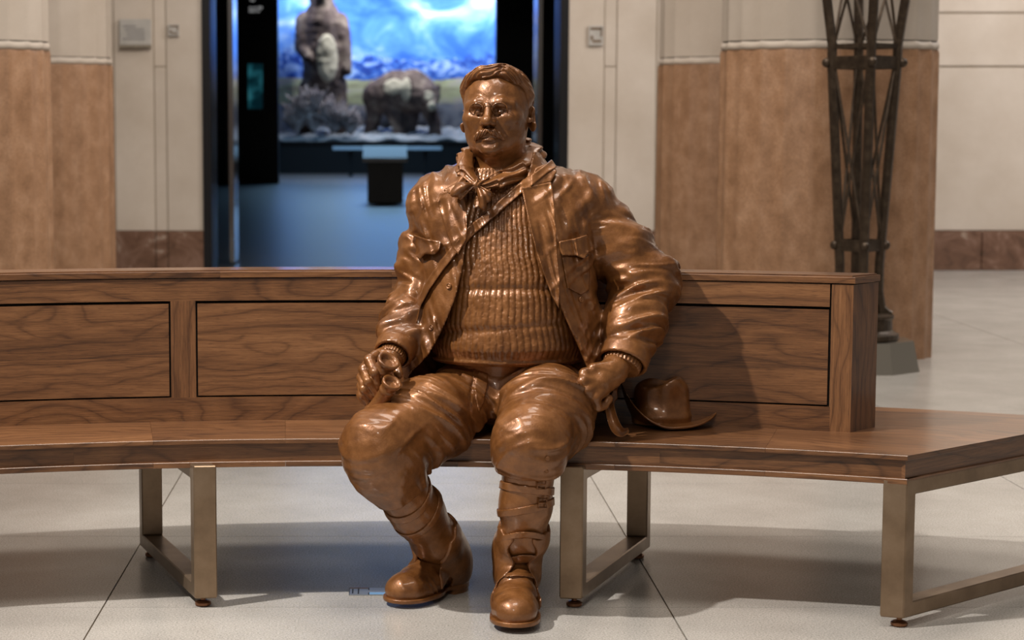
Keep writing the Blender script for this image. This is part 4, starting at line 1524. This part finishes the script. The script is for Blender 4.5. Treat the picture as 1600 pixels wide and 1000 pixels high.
def head_loc(Q):
    A = np.abs(Q[:, 0])
    M = Q.copy(); M[:, 0] = A
    d = ell(Q, (0, 0.012, 0.032), (.094, .110, .092))
    d = smin(d, ell(Q, (0, -.018, -.032), (.075, .084, .098)), 0.03)
    d = smin(d, ell(Q, (0, -.032, -.084), (.062, .060, .043)), 0.03)
    d = smin(d, ell(M, (.044, -.020, -.066), (.029, .045, .042)), 0.025)
    d = smin(d, ell(Q, (0, -.086, -.106), (.026, .018, .018)), 0.022)
    d = smin(d, ell(M, (.052, -.066, -.022), (.026, .026, .020)), 0.020)
    # eye sockets
    d = smax(d, -ell(M, (.033, -.109, .000), (.024, .024, .013)), 0.014)
    d = smin(d, ell(M, (.048, -.024, -.030), (.029, .052, .052)), 0.03)
    d = smin(d, rc(M, (.012, -.095, .013), (.034, -.0955, .018), .0065, .0085), 0.018)
    d = smin(d, rc(M, (.034, -.0955, .018), (.062, -.079, .012), .0085, .007), 0.018)
    # vertical frown
    d = smax(d, -rc(M, (.005, -.107, .018), (.004, -.104, .034), .0022, .001), 0.006)
    # eyes and lids
    ec = (.0325, -.0825, -.002)
    eye = sph(M, ec, .0128)
    eye = smax(eye, -sph(M, (.0315, -.0965, -.0015), .0036), 0.001)
    up = np.maximum(sph(M, ec, .0150), -(M[:, 2] - 0.0022 + 2.5 * (M[:, 0] - .0325) ** 2 * 6))
    lw = np.maximum(sph(M, ec, .0146), M[:, 2] + 0.0070)
    d = smin(d, eye, 0.001)
    d = smin(d, up, 0.0022)
    d = smin(d, lw, 0.003)
    d = smax(d, -rc(M, (.018, -.094, -.018), (.044, -.085, -.019), .0022, .0015), 0.008)
    # nose
    n = rc(Q, (0, -.098, .010), (0, -.121, -.030), .0085, .0115)
    n = smin(n, ell(Q, (0, -.122, -.034), (.0135, .0125, .0115)), 0.008)
    n = smin(n, ell(M, (.0145, -.109, -.038), (.0085, .0125, .0090)), 0.007)
    n = smax(n, -ell(M, (.0072, -.116, -.0475), (.0042, .0060, .0045)), 0.003)
    d = smin(d, n, 0.012)
    # nasolabial crease
    d = smax(d, -rc(M, (.024, -.100, -.040), (.042, -.088, -.068), .0028, .0015), 0.010)
    # mouth
    d = smin(d, ell(Q, (0, -.0955, -.0690), (.024, .0115, .0105)), 0.008)
    d = smin(d, ell(Q, (0, -.0955, -.0835), (.020, .0125, .0068)), 0.006)
    d = smax(d, -rc(M, (0, -.1095, -.0765), (.023, -.100, -.0785), .0016, .0010), 0.003)
    d = smax(d, -ell(Q, (0, -.108, -.0955), (.018, .006, .0045)), 0.008)
    # ears
    er = rotm(0.62, -0.15, 0.0)
    e = ell(M, (.095, .022, -.024), (.0085, .022, .035), er)
    e = smax(e, -ell(M, (.1035, .014, -.019), (.0080, .0125, .021), er), 0.004)
    e = smin(e, ell(M, (.091, .004, -.028), (.006, .005, .007)), 0.004)
    d = smin(d, e, 0.006)
    return d + 0.0010 * (vnoise(Q * 90) - 0.5)


NECK = [hw(0, .025, -.06), hw(0, .030, -.11), at(784, 268, 5.35)]


def head_f(P):
    d = head_loc(hl(P))
    d = smin(d, chain(P, NECK, [.068, .070, .080]), 0.03)
    return d


V1, Q1 = isomesh(head_f, HO - [.135, .16, .235], HO + [.135, .15, .15], 0.0017)

# right hand (resting closed on the thigh)
WR = ARM_R[0][4]
K = [at(914, 584, 5.115), at(911, 596, 5.100), at(918, 610, 5.095), at(930, 621, 5.100)]


def hand_r(P):
    d = rc(P, WR + (ARM_R[0][4] - ARM_R[0][3]) * -0.3, at(958, 580, 5.165), .038, .036)
    d = smin(d, rc(P, at(958, 580, 5.165), at(938, 592, 5.135), .034, .034), 0.02)
    for i, k in enumerate(K):
        d = smin(d, rc(P, at(950 + i * 2, 584 + i * 4, 5.15), k, .019, .0150), 0.011)
        bend = [k, k + L(0.008, 0.014, -0.022 - 0.002 * i), k + L(0.030, 0.028, -0.024), k + L(0.040, 0.034, -0.008)]
        d = smin(d, chain(P, bend, [.0150, .0132, .012, .0105]), 0.003)
    # thumb along the inner side
    d = smin(d, chain(P, [at(950, 574, 5.14), at(928, 575, 5.125), at(915, 590, 5.12)], [.018, .0145, .0115]), 0.010)
    # tendons and veins
    return d - folds(P, (0.3, 0, 1), 60, 16, 0.004, 2.0, 1.2)


lo, hi = around(K + [WR], 0.07)
V2, Q2 = isomesh(hand_r, lo, hi, 0.0021)

# left hand (gripping the binoculars)
WL = ARM_L[0][4]
FING = [([at(587, 556, 5.165), at(577, 562, 5.130), at(586, 582, 5.095), at(592, 603, 5.105)], [.0150, .0135, .0120, .0105]),
        ([at(580, 562, 5.175), at(569, 577, 5.135), at(575, 596, 5.100), at(588, 615, 5.105)], [.0155, .0140, .0122, .0105]),
        ([at(577, 570, 5.185), at(566, 590, 5.145), at(569, 608, 5.110), at(582, 622, 5.115)], [.0150, .0135, .0118, .0100]),
        ([at(577, 580, 5.195), at(565, 603, 5.160), at(566, 618, 5.125), at(576, 629, 5.125)], [.0135, .0118, .0105, .0092])]


def hand_l(P):
    d = rc(P, WL, at(594, 566, 5.205), .036, .030)
    d = smin(d, rc(P, at(594, 566, 5.205), at(585, 585, 5.195), .030, .027), 0.02)
    for pts, rs in FING:
        f = chain(P, pts, rs, 0.004)
        for k in (1, 2):
            f = smin(f, sph(P, pts[k], rs[k] + 0.0012), 0.004)
        d = smin(d, f, 0.005)
    d = smin(d, chain(P, [at(600, 560, 5.19), at(618, 570, 5.165), at(623, 585, 5.14)], [.018, .0145, .0115]), 0.010)
    return d - folds(P, (0.3, 0, 1), 60, 16, 0.002, 3.0, 1.2)


lo, hi = around([p for f, _ in FING for p in f] + [WL], 0.05)
V3, Q3 = isomesh(hand_l, lo, hi, 0.002)


# the body core that carries head and hands inside the clothes
def core(P):
    d, _, _ = torso(P)
    d = np.maximum(d + 0.03, 0.52 - P[:, 2])
    d = smin(d, chain(P, ARM_L[0], [r - 0.028 for r in ARM_L[1]]), 0.03)
    d = smin(d, chain(P, ARM_R[0], [r - 0.030 for r in ARM_R[1]]), 0.03)
    d = smin(d, ell(P, at(796, 606, 5.355), (.16, .10, .08)), 0.03)
    for pts, rs, G in ((LEG_L, RL_L, GA_L), (LEG_R, RL_R, GA_R)):
        d = smin(d, chain(P, pts[:4], [r - 0.035 for r in rs[:4]]), 0.03)
        d = smin(d, chain(P, G[0], [r - 0.02 for r in G[1]]), 0.02)
    return np.maximum(np.maximum(d, P[:, 2] - 1.19), -bench_cut(P))


V4, Q4 = isomesh(core, (-0.15, 4.85, 0.12), (0.95, 5.5, 1.22), 0.010)
Vs, Qs, n0 = [], [], 0
for V, Q in ((V1, Q1), (V2, Q2), (V3, Q3), (V4, Q4)):
    Vs.append(V); Qs.append(Q + n0); n0 += len(V)
body = link('body', np_mesh('body', np.concatenate(Vs), np.concatenate(Qs)), BRONZE, statue)


# hair
def hair_f(P):
    Q = hl(P)
    x, y, z = Q[:, 0], Q[:, 1], Q[:, 2]
    d = ell(Q, (0, 0.015, 0.034), (.0975, .1125, .0945))
    A = np.abs(x)
    wl = 0.006 * np.sin(x * 70 + 1.0)
    d = smin(d, chain(Q, [(.020, -.062, .102), (-.022, -.072, .100), (-.060, -.056, .084), (-.084, -.026, .058)], [.017, .019, .016, .011]), 0.03)
    d = smin(d, chain(Q, [(.040, -.062, .100), (.062, -.050, .090), (.083, -.024, .066), (.091, 0.0, .04)], [.018, .017, .013, .009]), 0.025)
    # parting
    d = smax(d, -rc(Q, (.030, -.100, .104), (.027, .03, .143), .006, .004), 0.012)
    # combed strands, sweeping down and outwards from the parting
    dist = np.abs(x - 0.030)
    ph = z + 0.55 * dist + 0.55 * y + wl
    s = np.sin(ph * 2 * math.pi / 0.0125 + 5 * vnoise(Q * 26)) * 0.5 + (vnoise(np.stack([ph * 330, dist * 26, y * 26], 1)) - 0.5)
    side = np.clip((z - 0.045) / 0.03, 0.20, 1)
    d = d - 0.0036 * s * side
    hl_ = np.interp(y, [-.13, -.098, -.08, -.06, -.045, -.03, -.012, .0, .012, .036, .045, .06, .08, .12],
                    [.092, .090, .086, .076, .062, .046, -.012, -.014, .032, .034, -.02, -.055, -.072, -.078])
    hl_ = hl_ - 0.10 * np.clip(A - 0.03, 0, 1) * (y < -0.05) + 0.004 * np.sin(x * 95)
    return smax(d, (hl_ - z) * 0.55, 0.009)


sculpt('hair', hair_f, HO - [.125, .145, .10], HO + [.125, .145, .155], 0.0019, BRONZE, body)


def moustache_f(P):
    Q = hl(P)
    M = Q.copy(); M[:, 0] = np.abs(Q[:, 0])
    d = chain(M, [(0.002, -.1070, -.0570), (.016, -.1065, -.0625), (.029, -.099, -.0705), (.041, -.089, -.0830)], [.0070, .0088, .0078, .0030], 0.006)
    s = np.sin((M[:, 0] * 0.9 + M[:, 2] * 0.55) * 2 * math.pi / 0.0062 + 3 * vnoise(Q * 60))
    return d - 0.0011 * s


sculpt('moustache', moustache_f, HO + HR @ L(0, -.1, -.07) - 0.06, HO + HR @ L(0, -.1, -.07) + 0.06, 0.0016, BRONZE, body)

bm = bmesh.new()
for s in (-1, 1):
    tube(bm, [hw(s * .0325 + .0205 * math.cos(k * math.pi / 16), -.1095 - 0.022 * min(0, math.sin(k * math.pi / 16)) + 0.006 * abs(math.cos(k * math.pi / 16)) * (1 if s * math.cos(k * math.pi / 16) > 0 else -0.2), -.001 + .0175 * math.sin(k * math.pi / 16)) for k in range(32)], 0.0016, 6, closed=True)
tube(bm, [hw(-.0125 + .025 * k / 10, -.1115 - .006 * math.sin(math.pi * k / 10), .006 + .011 * math.sin(math.pi * k / 10)) for k in range(11)], 0.0017, 6)
from_bm('spectacles', bm, BRONZE, body, True)

# ---- neckerchief
SC_P = [at(744, 289, 5.225), at(726, 268, 5.268), at(728, 246, 5.322), at(748, 234, 5.41), at(786, 230, 5.44), at(822, 232, 5.41), at(836, 244, 5.345), at(816, 264, 5.272), at(780, 284, 5.235), at(748, 290, 5.222)]
SC_R = [.011, .020, .021, .022, .022, .024, .027, .027, .021, .010]


def scarf_f(P):
    best = np.full(len(P), 1e9, F32)
    co_ = np.zeros(len(P), F32)
    al = np.zeros(len(P), F32)
    ctr = np.array([0.322, 5.345, SC_P[0][2]])
    for i in range(len(SC_P) - 1):
        a_, b_ = SC_P[i], SC_P[i + 1]
        ab = b_ - a_
        q = P - a_.astype(F32)
        t = np.clip((q @ ab.astype(F32)) / float(ab @ ab), 0, 1)
        dv = q - t[:, None] * ab.astype(F32)
        d = np.sqrt((dv * dv).sum(1)) - (SC_R[i] + (SC_R[i + 1] - SC_R[i]) * t)
        out_ = (a_ + b_) / 2 - ctr; out_[2] = 0
        n_ = np.cross(ab, out_); n_ /= np.linalg.norm(n_)
        c_ = dv @ n_.astype(F32)
        m = d < best
        co_ = np.where(m, c_ / (SC_R[i] + (SC_R[i + 1] - SC_R[i]) * t), co_)
        al = np.where(m, i + t, al)
        best = smin(best, d, 0.012)
    s = np.sin(co_ * 7.0 + 2.2 * np.sin(al * 2.1) + 2.5 * vnoise(P * 26))
    return best - 0.0042 * s


lo, hi = around(SC_P, 0.05)
scarf = sculpt('neckerchief', scarf_f, lo, hi, 0.0028, BRONZE, statue)


def knot_f(P):
    d = ell(P, at(744, 289, 5.208), (.0125, .013, .016), rotm(0, 0, 0.4))
    d = smin(d, chain(P, [at(738, 290, 5.207), at(724, 293, 5.195), at(714, 300, 5.200)], [.008, .0165, .0165]), 0.006)
    d = smin(d, rc(P, at(716, 290, 5.2), at(718, 304, 5.195), .010, .012), 0.008)
    d = smin(d, chain(P, [at(746, 296, 5.205), at(752, 310, 5.190), at(753, 322, 5.186)], [.007, .012, .010]), 0.005)
    d = smin(d, chain(P, [at(749, 294, 5.205), at(761, 303, 5.192), at(764, 312, 5.190)], [.006, .011, .009]), 0.005)
    c = at(744, 289, 5.2).astype(F32)
    q = P - c
    a = np.arctan2(q[:, 2], q[:, 0])
    return d - 0.0034 * np.sin(a * 11 + 2 * np.sin(a * 3) + q[:, 0] * 60) * np.clip(np.sqrt((q * q).sum(1)) / 0.02, 0.3, 1)


sculpt('knot', knot_f, at(744, 300, 5.2) - 0.075, at(744, 300, 5.2) + 0.075, 0.0022, BRONZE, scarf)

# ------------------------------------------------------------------ binoculars in the hand
bino = empty('binoculars', tuple(at(588, 610, 5.15)), 'bronze pair of binoculars gripped in the hand on the thigh', 'binoculars')
axis = (at(609, 561, 5.075) - at(570, 632, 5.165)); axis = axis / np.linalg.norm(axis)
Zb = Vector(axis); Xb = Zb.cross(Vector((0, 1, 0))).normalized(); Yb = Zb.cross(Xb)


def barrel(top, s):
    c = Vector(top)
    bm = bmesh.new()
    pr = [(0.034, -0.150), (0.036, -0.146), (0.036, -0.118), (0.031, -0.112), (0.026, -0.075), (0.024, -0.045), (0.0245, -0.040), (0.0265, -0.038), (0.0265, -0.030), (0.0235, -0.028), (0.0245, -0.018),
          (0.0300, -0.012), (0.0315, -0.004), (0.0300, 0.0), (0.0235, -0.001), (0.0185, -0.006), (0.0180, -0.012), (0.0150, -0.0125), (0.0005, -0.0125)]
    lathe(bm, [(r * s, z) for r, z in pr], 32, c, (Xb, Yb, Zb))
    return from_bm('barrel', bm, BRONZE, bino, True)


barrel(at(608, 562, 5.09), 1.0)
barrel(at(613, 596, 5.055), 0.86)
bm = bmesh.new()
m0, m1_ = at(601, 588, 5.10), at(603, 606, 5.08)
tube(bm, [m0, (np.array(m0) + m1_) / 2, m1_], 0.010, 10)
from_bm('bridge', bm, BRONZE, bino, True)

# ------------------------------------------------------------------ hat on the seat
HC = onz(1046, 663, zt)
hat = empty('felt_hat', (float(HC[0]), float(HC[1]), zt), 'bronze wide-brimmed campaign hat lying on the bench seat beside the fist', 'hat')
zc0 = zt + 0.012


def brim_z(r, th):
    c, s = math.cos(th), math.sin(th)
    left = max(0.0, -c)
    right = max(0.0, c)
    k = max(0.0, (r - 0.085) / 0.085)
    return zc0 + k * (0.010) + 0.105 * left ** 1.6 * k ** 1.2 + 0.030 * right ** 3 * k ** 2 - 0.010 * abs(s) * k


def hat_pt(r, th, sx=1.0):
    c, s = math.cos(th), math.sin(th)
    pull = 1 - 0.22 * max(0, -c) ** 2 * (r - 0.085) / 0.085
    return (HC[0] - 0.018 + r * c * 0.92 * pull, HC[1] + r * s * 0.80, brim_z(r, th))


bm = bmesh.new()
N = 72
rs_ = [0.080, 0.09, 0.105, 0.12, 0.135, 0.15, 0.16, 0.165]
top = [[bm.verts.new(hat_pt(r, 2 * math.pi * k / N)) for k in range(N)] for r in rs_]
bot = [[bm.verts.new(tuple(np.array(hat_pt(r, 2 * math.pi * k / N)) - [0, 0, 0.006])) for k in range(N)] for r in rs_]
for j in range(len(rs_) - 1):
    for k in range(N):
        k2 = (k + 1) % N
        bm.faces.new((top[j][k], top[j + 1][k], top[j + 1][k2], top[j][k2]))
        bm.faces.new((bot[j][k2], bot[j + 1][k2], bot[j + 1][k], bot[j][k]))
for k in range(N):
    k2 = (k + 1) % N
    bm.faces.new((top[-1][k], bot[-1][k], bot[-1][k2], top[-1][k2]))
    bm.faces.new((top[0][k2], bot[0][k2], bot[0][k], top[0][k]))
brim = from_bm('brim', bm, BRONZE, hat, True)


def crown_f(P):
    c = np.array([HC[0] - 0.022, HC[1], zt])
    q = (P - c.astype(F32))
    z = q[:, 2]
    taper = 1 - 0.9 * np.clip(z, 0, 0.2)
    rr = np.sqrt((q[:, 0] / (0.083)) ** 2 + (q[:, 1] / 0.072) ** 2) * 0.078
    d = rr - 0.078 * taper - 0.002
    topz = 0.138 + 0.012 * np.sin(q[:, 0] * 40 + 1.2)
    d = smax(d, z - topz, 0.035)
    d = smax(d, -ell(P, c + [-0.018, -0.030, 0.160], (.060, .034, .050), rotm(0.25, 0, 0.1)), 0.02)
    d = smax(d, -ell(P, c + [0.040, -0.088, 0.078], (.026, .030, .042)), 0.03)
    d = smax(d, -ell(P, c + [-0.035, -0.088, 0.085], (.030, .026, .040)), 0.03)
    d = d - 0.0035 * np.exp(-((z - 0.028) / 0.010) ** 2)
    d = d - folds(P, (1, 0, 0.4), 26, 12, 0.004, 3.3)
    return np.maximum(d, 0.006 - z)


sculpt('crown', crown_f, HC - [.12, .10, 0.01], HC + [.10, .10, .17], 0.0032, BRONZE, hat)


bm = bmesh.new()
mid = [at(951, 628, 5.165), at(953, 642, 5.150), at(957, 657, 5.135), at(963, 671, 5.128), at(973, 677, 5.135), at(982, 670, 5.16)]
wid = [0.012, 0.013, 0.015, 0.017, 0.014, 0.006]
rows = []
for i, (m_, wd) in enumerate(zip(mid, wid)):
    tan = mid[min(i + 1, 5)] - mid[max(i - 1, 0)]
    sd_ = np.cross(tan, (0, 1, 0)); sd_ /= np.linalg.norm(sd_)
    nr = np.array([0, -1.0, 0])
    top_, bot_ = [], []
    for k in range(9):
        x = -1 + k / 4
        p = m_ + sd_ * wd * x + nr * 0.014 * x * x
        p[2] = max(p[2], zt + 0.005)
        top_.append(bm.verts.new(p)); bot_.append(bm.verts.new(p - nr * 0.0045))
    rows.append((top_, bot_))
for (t0, b0), (t1, b1) in zip(rows[:-1], rows[1:]):
    for k in range(8):
        bm.faces.new((t0[k], t0[k + 1], t1[k + 1], t1[k]))
        bm.faces.new((b0[k + 1], b0[k], b1[k], b1[k + 1]))
    bm.faces.new((t0[0], t1[0], b1[0], b0[0])); bm.faces.new((t1[8], t0[8], b0[8], b1[8]))
for (t0, b0) in (rows[0], rows[-1]):
    for k in range(8): bm.faces.new((t0[k], b0[k], b0[k + 1], t0[k + 1]))
o = from_bm('folded_brim_end', bm, BRONZE, hat, True)
su = o.modifiers.new('smooth', 'SUBSURF'); su.levels = 2; su.render_levels = 2
